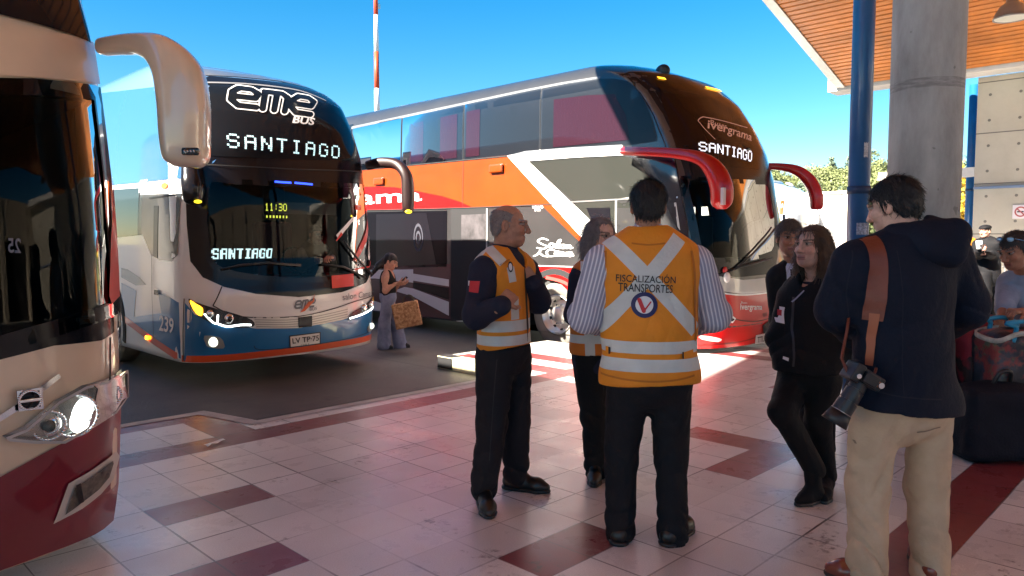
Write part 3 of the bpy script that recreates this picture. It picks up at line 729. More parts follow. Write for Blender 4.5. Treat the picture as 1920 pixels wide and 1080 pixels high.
# red quarter trim and stickers on the right of the windscreen
E.F('red_trim', [(690, 345), (696, 372), (694, 405), (683, 437), (672, 462), (660, 490), (668, 487), (685, 452), (700, 428), (707, 400), (705, 365), (697, 346)], mat('red trim', (.6, .012, .01), .35, coat=.6), 5, h=.06)
E.F('red_trim', [(620, 517), (661, 513), (662, 536), (621, 541)], mat('red trim', (.6, .012, .01), .35), 5)
E.FL('red_trim', [(662, 505), (690, 500), (706, 488)], .02, mat('red trim', (.6, .012, .01), .35), 6)
E.FT('zero_decal', marching(lambda x, y: np.minimum(np.abs(np.hypot((x-.5)*1.1, (y-.5)*1.0)-.40)-.07, np.maximum(np.abs(x-.5+.45*(y-.5))-.07, np.hypot(x-.5, y-.5)-.36)), (0, 0), (1, 1), .06), [(690, 440), (701, 440), (698, 489), (685, 489)], M_WTXT, 6)
E.FT('script_decal', text_bm('dg', shear=.3), [(664, 492), (681, 484), (681, 497), (666, 506)], M_WTXT, 7)
E.F('sticker', [(628, 441), (660, 405), (662, 411), (632, 448)], M_WTXT, 6); E.F('sticker', [(627, 452), (637, 435), (640, 440), (629, 452)], mat('red trim', (.6, .012, .01), .35), 7)
E.F('sticker', [(664, 384), (675, 385), (675, 394), (664, 393)], mat('red trim', (.6, .012, .01), .35), 5)
# lower front: white panel with seams, logo, lettering
dg = mat('grey lettering', (.16, .17, .19), .5)
E.FT('logo_lettering', shear_unit(marching(lambda x, y: eme(x, y, .10), (-.2, -.2), (3.3, 1.2), .05), .3), [(549, 563), (594, 558), (592, 576), (550, 581)], dg, 2)
E.F('logo_flash', [(589, 551), (585, 564), (577, 566), (562, 586), (571, 583), (583, 570), (588, 565)], mat('logo orange', (.65, .12, .03), .5), 3, h=.3)
E.FT('logo_lettering', text_bm('BUS', shear=.2), [(579, 577), (594, 575), (594, 581), (580, 583)], dg, 2)
E.FT('class_lettering', text_bm('salon Cama'), [(641, 551), (694, 544), (693, 555), (642, 563)], mat('grey lettering', (.16, .17, .19), .5), 2)
E.FL('panel_seam', [(416, 537), (408, 556), (399, 573)], .012, M_SEAM, 2, sm=3); E.FL('panel_seam', [(692, 526), (697, 545), (698, 556)], .012, M_SEAM, 2, sm=3)
E.FL('panel_seam', [(399, 573), (430, 588), (470, 595), (560, 593), (620, 580), (665, 565), (698, 553)], .012, M_SEAM, 2, sm=3)
gr_ = E.F('grille', [(474, 595), (560, 594), (652, 575), (649, 597), (560, 615), (480, 616)], mat('satin silver', (.6, .58, .55), .35, .3), 2)
for k in range(1, 5): E.FL('grille_slat', [(476+k, 595+k*4.3), (560, 594+k*4.3), (651, 575+k*4.6)], .008, mat('slat gap', (.25, .24, .22), .5), 3, gr_, sm=4)
E.F('sensor_panel', [(558, 595), (584, 592), (584, 612), (559, 614)], B_BLACK, 4)
# blue bumper and orange lip
E.F('bumper', [(347, 568), (365, 590), (420, 607), (478, 616), (560, 615), (640, 600), (690, 583), (709, 570), (710, 600), (703, 632), (560, 658), (420, 675), (345, 677)], B_BLUE, 1)
E.FL('bumper_lip', [(341, 672), (420, 671), (500, 663), (560, 656), (640, 644), (704, 630)], .075, B_ORED, 2, sm=4)
E.FL('bumper_crease', [(476, 648), (485, 655), (540, 652), (640, 637), (690, 622), (700, 610)], .012, mat('deep blue', (.004, .04, .10), .4), 3, sm=4)
pl = E.F('number_plate', [(543, 631), (598, 624), (598, 643), (544, 650)], mat('plate white', (.72, .71, .68), .4), 4)
E.lay('plate_frame', ring_bm(E.front([(541, 629), (600, 622), (600, 645), (542, 652)]), .018), 'y', .014, M_DARK, pl)
E.FT('plate_lettering', text_bm('LV TP·75', bold=.015), [(546, 634), (596, 628), (596, 638), (547, 644)], M_DARK, 6, pl)
E.FT('plate_lettering', text_bm('CHILE'), [(562, 645), (578, 643), (578, 646), (562, 648)], M_DARK, 6, pl)
# headlamps
def headE(px):
    hb = E.F('headlamp', px, mat('lamp housing', (.05, .05, .055), .25, .4), 3, sm=3); return hb
h1 = headE([(354, 560), (366, 566), (400, 577), (440, 588), (472, 600), (474, 612), (440, 614), (400, 607), (370, 590), (358, 575)])
E.F('turn_signal', [(357, 563), (368, 570), (380, 578), (378, 592), (368, 587), (360, 574)], M_AMB, 5, h1, sm=2)
E.FL('running_light', [(383, 588), (396, 602), (406, 606), (408, 590)], .016, M_ON, 5, h1, sm=3); E.FL('running_light', [(406, 606), (425, 612), (450, 609), (470, 609)], .02, M_ON, 5, h1, sm=3)
lampball(E, 'reflector', 393, 588, .045, M_CHROME, parent=h1); lampball(E, 'reflector', 428, 597, .055, M_CHROME, parent=h1); lampball(E, 'lens', 428, 597, .03, M_GLOSSBLK, .04, parent=h1)
E.F('lamp_glass', [(382, 574), (440, 588), (472, 600), (474, 612), (440, 614), (400, 607), (382, 596)], G_LAMP, 9, h1, sm=3)
h2 = headE([(652, 598), (660, 585), (685, 570), (706, 553), (710, 560), (705, 578), (680, 590), (655, 600)])
E.F('turn_signal', [(699, 561), (705, 554), (707, 559), (702, 566)], M_AMB, 5, h2); E.FL('running_light', [(654, 597), (680, 588), (703, 575)], .02, M_ON, 5, h2, sm=3); lampball(E, 'reflector', 681, 577, .05, M_CHROME, parent=h2); lampball(E, 'reflector', 694, 570, .04, M_CHROME, parent=h2)
for q, c in (([(383, 629), (412, 632), (420, 645), (418, 653), (392, 651), (385, 643)], (399, 641)), ([(688, 612), (700, 601), (703, 604), (698, 616), (689, 622)], (695, 611))):
    fo_ = E.F('fog_lamp', q, mat('fog surround', (.35, .36, .36), .3, .6), 4, sm=2); lampball(E, 'bulb', c[0], c[1], .055 if c[0] < 500 else .04, mat('lit fog lamp', (.9, .9, .8), .3, emit=(.95, 1, .8), es=.35), parent=fo_)
# destination sign inside the windscreen, clock, wipers, dash
E.FT('destination_sign', led_bm('SANTIAGO', fill=1.0, bold=True), [(396, 466), (510, 466), (508, 484), (396, 486)], M_LED, 3, wsc)
ck = E.FT('clock_sign', led_bm('11:30', fill=.95), [(496, 381), (537, 382), (537, 396), (496, 395)], M_LEDY, 3, wsc)
E.FT('clock_sign', marching(lambda x, y: np.maximum(np.sin(x*44)+.3*np.sin(x*97), np.abs(y-.5)-.4), (0, 0), (1, 1), .02), [(495, 403), (538, 404), (538, 410), (495, 409)], M_LEDY, 3, wsc)
cabin(E, .25, 2.6, .95, 2.45)
T = bmn(); loft(T, [(-.9, .58, 1.02), (-.4, .46, 1.08), (.3, .46, 1.1), (.9, .58, 1.1)], [.25]*4, [.09]*4); obj('dashboard', T, mat('dash plastic', (.02, .022, .024), .5), E.root, smooth=True)
T = bmn(); 
for k in range(24):
    a, b = 2*math.pi*k/24, 2*math.pi*(k+1)/24; 
    c1 = E.hit(607, 482)+np.array([0, .62, -.05]); tube(T, [c1+np.array([.2*math.cos(a), .12*math.sin(a), .16*math.sin(a)]), c1+np.array([.2*math.cos(b), .12*math.sin(b), .16*math.sin(b)])], .016, 6)
obj('steering_wheel', T, M_DARK, E.root, smooth=True)
T = bmn(); s0 = E.hit(596, 460)+np.array([0, 1.05, 0]); box(T, s0+np.array([-.25, .0, -.45]), s0+np.array([.25, .13, .3]), .05); box(T, s0+np.array([-.25, -.45, -.5]), s0+np.array([.25, .0, -.38]), .05); obj('driver_seat', T, mat('seat red grey', (.12, .03, .035), .8), E.root, smooth=True)
T = bmn(); b_ = E.front([(548, 376), (655, 382), (655, 403), (548, 399)]); box(T, (b_[0][0], .5, b_[3][1]), (b_[1][0], .52, b_[0][1]), .004); obj('sun_blind', T, mat('blind', (.10, .10, .095), .7), E.root)
wiper(E, [(694, 515), (672, 492), (648, 462), (640, 452)], wsc); wiper(E, [(410, 505), (450, 497), (500, 493), (560, 497)], wsc); wiper(E, [(680, 520), (640, 500), (600, 495)], wsc)
# left side: livery, door, window, number, lettering
E.S('side_livery', [(228, 530), (256, 545), (252, 594), (303, 587), (297, 548), (320, 558), (346, 574), (347, 678), (300, 652), (228, 600)], B_BLUE, 1)
E.S('side_livery', [(228, 502), (240, 505), (262, 520), (275, 534), (255, 535), (228, 520)], B_TEAL, 1)
E.SL('side_stripe', [(228, 594), (248, 608), (290, 640), (344, 676)], .085, B_ORED, 2)
E.ST('fleet_number', text_bm('239', bold=.02), [(301, 590), (328, 597), (327, 626), (300, 620)], M_WTXT, 3)
dr = E.S('passenger_door', [(262, 365), (330, 362), (331, 478), (322, 490), (300, 488), (284, 478), (268, 440), (258, 400)], mat('door glass', (.03, .035, .04), .02, ior=2.0), 2)
E.S('door_post', [(289, 386), (297, 386), (297, 484), (289, 480)], B_BLACK, 3, dr); E.SL('door_rail', [(280, 372), (333, 364)], .02, B_BLACK, 4, dr)
E.SL('panel_seam', [(286, 478), (287, 560), (290, 636)], .012, M_SEAM, 3); E.SL('panel_seam', [(341, 560), (341, 676)], .012, M_SEAM, 3)
E.S('door_handle', [(292, 543), (300, 544), (300, 553), (292, 552)], B_BLACK, 5); lamp = E.S('side_marker', [(276, 629), (282, 630), (282, 637), (276, 636)], M_AMB, 6)
E.S('side_window', [(150, 360), (262, 352), (258, 400), (268, 440), (150, 452)], G_DARK, 2)
E.S('side_window', [(-20, 368), (150, 352), (262, 342), (332, 334), (340, 300), (338, 220), (325, 170), (300, 160), (215, 170), (100, 180), (-20, 190)], mat('sky lit side glass', (.03, .10, .22), .02, ior=1.9), 2)  # blue base colour stands in for sky mirrored in the glass
E.ST('coachbuilder_lettering', text_bm('GRUPO', shear=.2), [(262, 338), (276, 336), (275, 341), (262, 344)], M_WTXT, 3); E.ST('coachbuilder_lettering', text_bm('EMEBUS', shear=.2, bold=.05), [(260, 346), (300, 340), (299, 355), (260, 362)], M_WTXT, 3)
E.ST('side_logo', marching(lambda x, y: np.hypot(x-.5, y-.5)-.42, (0, 0), (1, 1), .1), [(300, 343), (315, 340), (315, 354), (301, 356)], mat('logo orange', (.65, .12, .03), .5), 3)
# mirrors
dE = lambda x, y: float((E.hit(x, y)+E.org)@Fv)
mR = mirror(E, 'mirror', [(690, 310, 10.1), (715, 305, 10.0), (745, 309, 9.95), (762, 330, 9.9), (765, 362, 9.9), (765, 392, 9.9), (765, 399, 9.9)], [.06, .07, .07, .075, .085, .075, .04], [.06, .07, .09, .11, .12, .11, .06], mat('mirror charcoal', (.02, .008, .008), .4))
T = bmn(); sphere(T, P(766, 397, 9.8)-E.org, (.05, .04, .025)); obj('side_light', T, mat('yellow lamp', (.75, .55, .03), .3, emit=(.8, .6, .02), es=.4), mR, smooth=True)
mL = mirror(E, 'mirror', [(358, 300, 8.2), (360, 325, 8.15), (362, 350, 8.1), (363, 376, 8.1), (363, 384, 8.1)], [.09, .10, .11, .09, .05], [.1, .12, .13, .11, .06], B_BLACK)
T = bmn(); sphere(T, P(371, 378, 8.0)-E.org, (.04, .04, .02)); obj('side_light', T, mat('yellow lamp', (.75, .55, .03), .3), mL, smooth=True)
wheels(E, arE, M_CHROME)

# ------------------------------------------------------------------ orange, red and black bus (right)
pI = [(.2, 4.68), (.5, 4.62), (1.0, 4.62), (1.3, 4.66), (1.9, 4.74), (2.5, 4.86), (2.9, 4.98), (3.3, 5.18), (3.65, 5.42), (3.95, 5.75), (4.1, 6.1), (4.2, 6.5)]
arI = [(2.76, .52, .62), (9.0, .52, .62), (10.4, .52, .62)]
wsI_px = [(1276, 330), (1340, 335), (1420, 338), (1440, 345), (1452, 400), (1454, 450), (1448, 478), (1400, 490), (1350, 492), (1312, 485), (1295, 440), (1282, 390)]
def mkI(hole, sh):
    return Bus('coach', 'orange, red and black double deck coach with white diagonal stripe and red mirrors', 9.75, 1.28, pI, .62, 2.5, 4.22, 13.4, .22, B_GREY, fronthole=hole, arches=arI, sidehole=sh, tumble=.04)
I = mkI(None, None); wsI = I.front(wsI_px); wcen = I.front([(1405, 440)])[0]
bpy.data.objects.remove(I.root); bpy.data.objects.remove(I.body)
I = mkI(inset(wsI, .03), lambda c: c[0] > 1.1 and 1.75 < c[1] < 2.9 and 1.35 < c[2] < 2.2)
I.root.name = 'coach'
# black front mask
mkI_ = [(1262, 300), (1270, 340), (1280, 400), (1292, 450), (1302, 492), (1330, 510), (1380, 520), (1452, 512), (1458, 480), (1457, 420), (1450, 345), (1438, 305), (1418, 262), (1392, 212), (1370, 178), (1340, 158), (1290, 146), (1230, 138), (1180, 135), (1160, 140), (1190, 165), (1215, 200), (1235, 245), (1248, 278)]
q = I.front(mkI_); bmk = poly_bm(q, .07); dl = [f for f in bmk.faces if inside(f.calc_center_median().x, f.calc_center_median().y, inset(wsI, .035))]
bmesh.ops.delete(bmk, geom=dl, context='FACES'); I.lay('front_mask', bmk, 'y', .004, B_BLACK, I.root)
wi = I.F('windscreen', wsI, glass('coach windscreen', (.45, .48, .45), 1.17), 2, h=.12, xz=True); I.lay('windscreen_seal', ring_bm(spline(wsI, 2, True), .06), 'y', .011, B_BLACK, wi)
ui = I.F('upper_windscreen', [(1272, 300), (1340, 312), (1422, 318), (1405, 262), (1385, 215), (1362, 182), (1335, 168), (1270, 155), (1225, 150), (1240, 190), (1258, 250)], mat('bronze glass', (.022, .008, .005), .04, ior=1.32), 2, h=.1)
bt = mat('bronze lettering', (.34, .17, .12), .5, emit=(.3, .13, .09), es=.12)  # faint emission brightens the lettering, which is no lamp
I.FT('logo_lettering', text_bm('ivergrama', bold=.012), [(1326, 226), (1409, 252), (1407, 270), (1325, 246)], bt, 3, ui)
I.FT('logo_lettering', text_bm('Buses'), [(1331, 225), (1362, 234), (1361, 241), (1331, 234)], bt, 3, ui)
I.FL('logo_outline', [(1340, 262), (1322, 244), (1312, 232), (1308, 226), (1316, 220), (1330, 222), (1386, 236), (1400, 240)], .012, bt, 3, ui, sm=4)
I.FT('destination_sign', led_bm('SANTIAGO', fill=1.0, bold=False), [(1308, 266), (1409, 284), (1408, 304), (1309, 283)], mat('white led sign', (.6, .6, .66), .5, emit=(.9, .9, 1), es=.2), 3, ui)
for a, b in (((1232, 147), (1246, 149)), ((1322, 165), (1350, 172))): I.FL('roof_marker', [a, b], .035, mat('amber lit marker', (.8, .35, .02), .4, emit=(1, .4, .02), es=.7), 5)
T = bmn(); h = I.hit(1256, 138); sphere(T, h+np.array([0, .12, .05]), (.06, .12, .10)); obj('roof_antenna', T, M_DARK, I.root, smooth=True)
# lower front
I.F('grey_panel', [(1306, 500), (1340, 517), (1392, 525), (1450, 519), (1450, 546), (1390, 551), (1345, 545), (1312, 525)], B_SILVER, 2, h=.1)
I.FL('panel_trim', [(1312, 528), (1345, 547), (1392, 553), (1450, 547)], .018, B_WHITE, 3, sm=4)
I.F('bumper', [(1300, 520), (1345, 548), (1392, 554), (1452, 548), (1450, 600), (1438, 636), (1400, 650), (1360, 660), (1308, 666), (1302, 600)], B_RED, 1)
I.FL('panel_seam', [(1358, 566), (1366, 590), (1385, 600), (1420, 602), (1450, 594)], .012, M_SEAM, 2, sm=4)
I.FT('logo_lettering', text_bm('ivergrama', bold=.015), [(1387, 569), (1428, 571), (1428, 584), (1387, 585)], M_WTXT, 2); I.FT('logo_lettering', text_bm('Buses'), [(1389, 565), (1400, 566), (1400, 569), (1389, 569)], M_WTXT, 2)
hl = I.F('headlamp', [(1352, 588), (1362, 584), (1376, 598), (1372, 604), (1356, 600)], mat('lamp housing', (.05, .05, .055), .25, .4), 3); I.FL('running_light', [(1356, 601), (1372, 604), (1377, 598), (1366, 589)], .025, M_WHITE, 4, hl)
I.F('fog_lamp', [(1313, 629), (1340, 632), (1352, 636), (1345, 641), (1315, 636)], mat('fog strip', (.75, .7, .68), .2, coat=1), 3, sm=2)
I.FL('bumper_crease', [(1310, 648), (1350, 645), (1390, 640), (1420, 630), (1440, 612)], .02, mat('deep red', (.2, .004, .004), .4), 2, sm=4)
I.F('air_intake', [(1428, 610), (1452, 590), (1452, 625), (1430, 628)], B_BLACK, 4)
pl = I.F('number_plate', [(1415, 628), (1446, 622), (1446, 641), (1414, 648)], mat('plate white', (.72, .71, .68), .4), 5); I.FT('plate_lettering', text_bm('TTLW·26', bold=.015), [(1417, 631), (1444, 626), (1444, 636), (1417, 642)], M_DARK, 7, pl)
I.F('tow_hook_cover', [(1428, 588), (1436, 585), (1437, 592), (1430, 595)], mat('deep red', (.2, .004, .004), .4), 3)
lampball(I, 'windscreen_badge', 1357, 507, .05, mat('red trim', (.6, .012, .01), .35), parent=wi); 
lampball(I, 'washer_cap', 1358, 520, .07, B_WHITE, .04)
wiper(I, [(1345, 515), (1380, 500), (1410, 493), (1440, 484)], wi); wiper(I, [(1372, 505), (1400, 480), (1425, 455), (1450, 425)], wi)
cabin(I, .3, 3.2, .85, 2.55, open_right=True, m=mat('grey cabin', (.04, .043, .043), .7))
T = bmn(); loft(T, [(-.9, .66, 1.0), (0, .56, 1.06), (.9, .66, 1.0)], [.28]*3, [.1]*3); obj('dashboard', T, mat('dash plastic', (.02, .022, .024), .5), I.root, smooth=True)
T = bmn()
for yy in (1.78, 2.3, 2.86): box(T, (1.16, yy-.05, 1.3), (1.2, yy+.05, 2.35), .01)
obj('window_pillar', T, M_DARK, I.root)
T = bmn(); box(T, (.25, 1.25, 1.0), (.75, 1.4, 2.0), .05); box(T, (.25, .75, .9), (.75, 1.3, 1.1), .05); obj('driver_seat', T, M_DARK, I.root, smooth=True)
# side: upper windows with curtains behind the tint
WB = mat('upper side window', (.02, .026, .034), .015, ior=1.9); CURT = mat('red curtain', (.085, .012, .032), .85, bump=.5, bs=9, bsc=(1, 14, .3))
zt = lambda x: np.interp(x, [640, 1010, 1115, 1175, 1205, 1228], [246, 165, 147, 152, 186, 244]); zb_ = lambda x: np.interp(x, [640, 750, 950, 1185, 1236], [323, 310, 291, 273, 266])
lay = lambda a, b: [(x, zt(x)) for x in np.linspace(a, b, 5)]+[(x, zb_(x)) for x in np.linspace(b, a, 5)]
I.S('roof_rail', [(x, zt(x)-1) for x in np.linspace(655, 1120, 7)]+[(x, zt(x)-6) for x in np.linspace(1120, 655, 7)], paint('rail grey', (.13, .135, .14)), 1)
Gt = glass('tinted side glass', (.5, .52, .55), 1.25)
for a, b in ((660, 750.5), (753.5, 866.5), (869.5, 1010.5)):
    wn_ = I.S('upper_window', lay(a, b), mat('dim saloon', (.022, .026, .034), .5), 1); I.S('window_pane', lay(a, b), Gt, 6, wn_)
    for f0, f1 in ((.12, .34), (.62, .9)) if b < 1000 else ((.02, .2),):
        c0, c1 = a+(b-a)*f0, a+(b-a)*f1; I.S('curtain', [(x, zt(x)+14) for x in (c0, c1)]+[(x, zb_(x)-4) for x in (c1, c0)], CURT, 3, wn_)
wn_ = I.S('upper_window', [(1013.5, 166), (1060, 156), (1115, 147), (1150, 147), (1175, 152), (1192, 166), (1208, 192), (1222, 226), (1230, 256), (1229, 264), (1185, 271), (1100, 279), (1013.5, 286)], mat('dim saloon', (.022, .026, .034), .5), 1)
I.S('window_pane', [(1013.5, 166), (1060, 156), (1115, 147), (1150, 147), (1175, 152), (1192, 166), (1208, 192), (1222, 226), (1230, 256), (1229, 264), (1185, 271), (1100, 279), (1013.5, 286)], Gt, 6, wn_)
I.S('curtain', [(1036, 186), (1100, 178), (1150, 176), (1172, 215), (1180, 262), (1036, 276)], CURT, 3, wn_)
y0_ = I.side([(660, 240)])[0][0]
for k in range(3):
    y1_ = y0_+.05+k*1.95; I.S('upper_window', [(y1_, 2.95), (y1_+1.88, 2.95), (y1_+1.88, 3.95), (y1_, 3.95)], G_DARK, 2, yz=True)
# orange flank with red wave
I.S('orange_flank', [(560, 332), (750, 311), (950, 291), (1060, 384), (880, 389), (560, 396)], B_ORANGE, 2)
I.S('red_wave', [(560, 352), (700, 350), (740, 351), (790, 360), (830, 368), (862, 378), (884, 388), (760, 392), (560, 397)], B_RED, 3)
I.ST('flank_lettering', text_bm('ivergrama', bold=.012), [(540, 366), (790, 354), (792, 384), (540, 402)], M_WTXT, 4)
I.S('white_stripe', [(950, 292), (985, 283), (1075, 276), (1166, 271), (1170, 291), (1080, 295), (990, 302), (1128, 432), (1128, 485)], B_WHITE, 4)
I.S('orange_stripe', [(1015, 384), (1062, 380), (1128, 444), (1128, 492)], B_ORANGE, 3)
for cx, cy in ((932, 316), (712, 340)):
    w_ = I.W([(cx, cy, 10)])[0]; c3 = PX(cx, cy, I.org[0]-I.hw)-I.org; T = bmn(); box(T, c3+np.array([-.05, -.15, -.07]), c3+np.array([.0, .15, .07]), .03, seg=3); obj('side_marker', T, B_ORANGE, I.root, smooth=True)
I.SL('panel_seam', [(560, 397), (880, 389.5), (1062, 382)], .014, M_SEAM, 5); I.SL('panel_seam', [(868, 298), (868, 388)], .008, M_SEAM, 4); I.SL('panel_seam', [(640, 322), (750, 311.5), (950, 292.5)], .016, M_SEAM, 5)
# front side glazing and driver window
fg = I.S('side_glazing', [(992, 304), (1080, 297), (1170, 293), (1262, 297), (1275, 372), (1275, 390), (1090, 390)], mat('grey glass', (.028, .03, .027), .05, ior=1.5), 3)
I.SL('glazing_rail', [(1068, 379), (1176, 373), (1270, 370)], .02, M_STEEL, 5, fg)
I.S('side_glazing', [(1076, 384), (1160, 377), (1160, 520), (1112, 520), (1112, 455)], mat('grey glass', (.028, .03, .027), .05, ior=1.5), 2); I.S('vent_panel', [(1100, 390), (1144, 388), (1146, 420), (1112, 420)], B_BLACK, 3)
dd = I.S('driver_door', [(1155, 374), (1278, 368), (1296, 470), (1300, 640), (1160, 640)], B_GREY, 3); I.SL('door_frame', [(1156, 640), (1156, 374), (1180, 372)], .03, B_SILVER, 5, dd); I.SL('door_frame', [(1266, 380), (1280, 470), (1286, 520)], .03, B_SILVER, 5, dd)
I.S('front_pillar', [(1178, 292), (1262, 298), (1290, 440), (1302, 510), (1275, 440), (1240, 360), (1200, 306)], mat('dark blue black', (.008, .01, .022), .1, coat=.6), 6)
# lower flank
I.S('class_panel', [(914, 391), (1018, 388), (1126, 492), (1126, 506), (1004, 498), (914, 498)], B_GREY, 2); I.SL('panel_trim', [(1004, 498), (1066, 500), (1126, 502)], .018, B_SILVER, 4)
def scr(strokes, r):
    def f(x, y):
        d = np.full_like(x, 9.)
        for s_ in strokes: d = np.minimum(d, seg_sdf(x, y, s_, r))
        return d
    return f
S1 = [spline(p, 5) for p in ([(.36, .93), (.22, 1.0), (.10, .86), (.20, .72), (.34, .62), (.26, .48), (.08, .52)], [(.56, .72), (.46, .78), (.40, .64), (.47, .54), (.56, .72), (.57, .56)], [(.60, .55), (.66, .78), (.70, .98), (.64, .9), (.62, .62), (.66, .54)], [(.80, .74), (.72, .72), (.71, .58), (.78, .55), (.82, .68), (.8, .74)], [(.86, .72), (.86, .55), (.90, .70), (.95, .70), (.95, .56), (1.0, .6)], [(.54, .42), (.42, .46), (.34, .3), (.40, .12), (.55, .14)], [(.68, .36), (.6, .38), (.56, .24), (.62, .14), (.68, .3), (.70, .16)], [(.74, .36), (.74, .16), (.79, .33), (.81, .16), (.86, .34), (.87, .17)], [(.98, .36), (.92, .36), (.90, .2), (.95, .14), (.98, .3), (1.02, .18)], [(.18, .42), (.10, .2), (.0, .1)], [(.14, .3), (.24, .14), (.36, .1)])]
I.ST('class_lettering', marching(scr(S1, .028), (-.1, 0), (1.1, 1.1), .022), [(1003, 446), (1074, 450), (1074, 486), (1002, 484)], M_WTXT, 3)
I.ST('maker_lettering', text_bm('VOLVO', bold=.02), [(998, 386), (1019, 385), (1019, 391), (998, 391)], M_WTXT, 3); I.ST('maker_lettering', text_bm('B450', bold=.02), [(1003, 392), (1014, 392), (1014, 396), (1003, 396)], M_WTXT, 3)
I.S('red_fender', [(1003, 500), (1066, 503), (1126, 508), (1160, 515), (1160, 660), (1112, 660), (1100, 600), (1080, 560), (1050, 530), (1020, 520), (1004, 525)], B_RED, 2); I.SL('fender_crease', [(1024, 520), (1060, 530), (1090, 555), (1104, 590)], .05, mat('pale red', (.5, .08, .07), .3, coat=1), 3, sm=4)
md = I.S('middle_doorway_shade', [(846, 389), (914, 389), (914, 640), (846, 648)], M_BLK0, 3); I.SL('door_frame', [(914, 640), (914, 391)], .03, B_SILVER, 5, md)  # flat black sheet stands in for the shade inside the open doorway
I.S('door_poster', [(866, 403), (912, 401), (912, 448), (866, 452)], mat('faded poster', (.05, .045, .05), .6, vary=.6, vs=5), 5, md)
I.S('door_step', [(848, 602), (912, 598), (912, 606), (848, 610)], M_STEEL, 5, md)
I.S('lower_window', [(706, 402), (770, 400), (800, 399), (818, 490), (818, 496), (706, 500)], mat('black glass', (.006, .006, .009), .02, ior=1.6), 3); I.S('luggage_panel', [(560, 400), (838, 395), (838, 500), (560, 508)], mat('black flank glass', (.004, .004, .006), .08, spec=.25), 2)
lp = I.S('luggage_door', [(560, 500), (846, 495), (846, 618), (560, 628)], B_DKRED, 2)
for q in ([(560, 508), (705, 506), (776, 505), (776, 530), (705, 522), (560, 520)], [(776, 513), (843, 524), (843, 537), (776, 526)], [(760, 538), (776, 541), (843, 566), (843, 592), (776, 556), (740, 545)], [(690, 560), (722, 570), (780, 592), (780, 604), (740, 602), (690, 580)]): I.S('white_swoosh', q, mat('flank white', (.6, .6, .62), .35, coat=1), 4, lp)
I.S('black_swoosh', [(776, 529), (843, 540), (843, 562), (776, 540)], B_BLACK, 4, lp); I.S('black_swoosh', [(560, 606), (846, 598), (846, 622), (560, 628)], B_BLACK, 4, lp)
I.ST('window_decal', marching(lambda x, y: np.minimum(np.abs(np.hypot(x-.5, (y-.5)*.9)-.42)-.05, np.abs(np.hypot(x-.5, (y-.5))-.2)-.05), (0, 0), (1, 1), .05), [(776, 420), (794, 420), (796, 470), (776, 472)], mat('faint decal', (.04, .04, .055), .5), 4)
# mirrors
mirror(I, 'mirror', [(1168, 283, 10.15), (1200, 284, 9.6), (1260, 287, 9.2), (1310, 296, 8.95), (1338, 318, 8.85), (1352, 350, 8.8), (1353, 380, 8.8), (1353, 392, 8.8)], [.05, .055, .06, .075, .11, .125, .115, .05], [.05, .06, .06, .08, .12, .15, .14, .08], B_RED, power=2.8)
T = bmn(); q = P(1356, 368, 8.62)-I.org; box(T, q-np.array([.03, .02, .1]), q+np.array([.03, .02, .1]), .01); obj('mirror_vent', T, mat('pale vent', (.6, .5, .5), .4), I.root)
mirror(I, 'mirror', [(1430, 312, 11.4), (1465, 313, 11.3), (1497, 321, 11.2), (1520, 342, 11.15), (1530, 368, 11.1), (1531, 388, 11.1), (1531, 393, 11.1)], [.05, .055, .075, .09, .09, .085, .05], [.05, .06, .08, .1, .11, .1, .06], B_RED, power=2.6)
wheels(I, arI, mat('polished alloy', (.8, .78, .74), .28, .85))

# ------------------------------------------------------------------ cream and maroon bus (near left)
pL = [(.2, 3.62), (.45, 3.52), (.9, 3.44), (1.3, 3.42), (1.9, 3.45), (2.3, 3.52), (2.6, 3.6), (2.95, 3.78), (3.3, 4.02), (3.6, 4.3), (3.8, 4.7), (3.9, 5.1)]
arL = [(2.9, .52, .60), (9.2, .52, .60)]
wl_px = [(-160, 140), (-60, 146), (60, 148), (160, 158), (206, 164), (212, 230), (218, 330), (226, 430), (230, 540), (224, 585), (190, 602), (100, 632), (0, 662), (-160, 700)]
def mkL(hole): return Bus('coach', 'cream and maroon coach at the left edge with a dazzling headlamp', -.06, 1.28, pL, .52, 2.5, 3.95, 12.2, .26, B_CREAM, fronthole=hole, arches=arL)
L = mkL(None); wsL = [(-x, z) for x, z in L.front([p for p in wl_px if p[0] > -100][::-1])]+[]; right = L.front([p for p in wl_px if p[0] > -100])
right = [p for p in right if p[0] > .02]; wsL = right+[(-x, z) for x, z in right[::-1]]
bpy.data.objects.remove(L.root); bpy.data.objects.remove(L.body); L = mkL(inset(wsL, .03)); L.root.name = 'coach'
def sym(pts):
    r = [p for p in L.front(pts) if p[0] > .0]; return r+[(-x, z) for x, z in r[::-1]]
bmk = poly_bm(sym([(0, 57), (100, 62), (196, 78), (206, 85), (214, 160), (222, 300), (232, 420), (236, 540), (232, 612), (190, 638), (100, 648), (0, 674)]), .06)
dl = [f for f in bmk.faces if inside(f.calc_center_median().x, f.calc_center_median().y, inset(wsL, .035)) or f.calc_center_median().y > 2.22]
bmesh.ops.delete(bmk, geom=dl, context='FACES'); L.lay('front_mask', bmk, 'y', .004, B_BLACK, L.root)
wl = L.F('windscreen', wsL, glass('near windscreen', (.3, .36, .38), 1.2), 2, h=.12, xz=True); L.lay('windscreen_seal', ring_bm(wsL, .07), 'y', .011, B_BLACK, wl)
L.F('front_band', sym([(0, 57), (100, 63), (196, 80), (207, 100), (213, 158), (150, 155), (60, 146), (0, 143)]), B_CREAM, 3, xz=True)
zt_ = L.front([(100, 60)])[0][1]
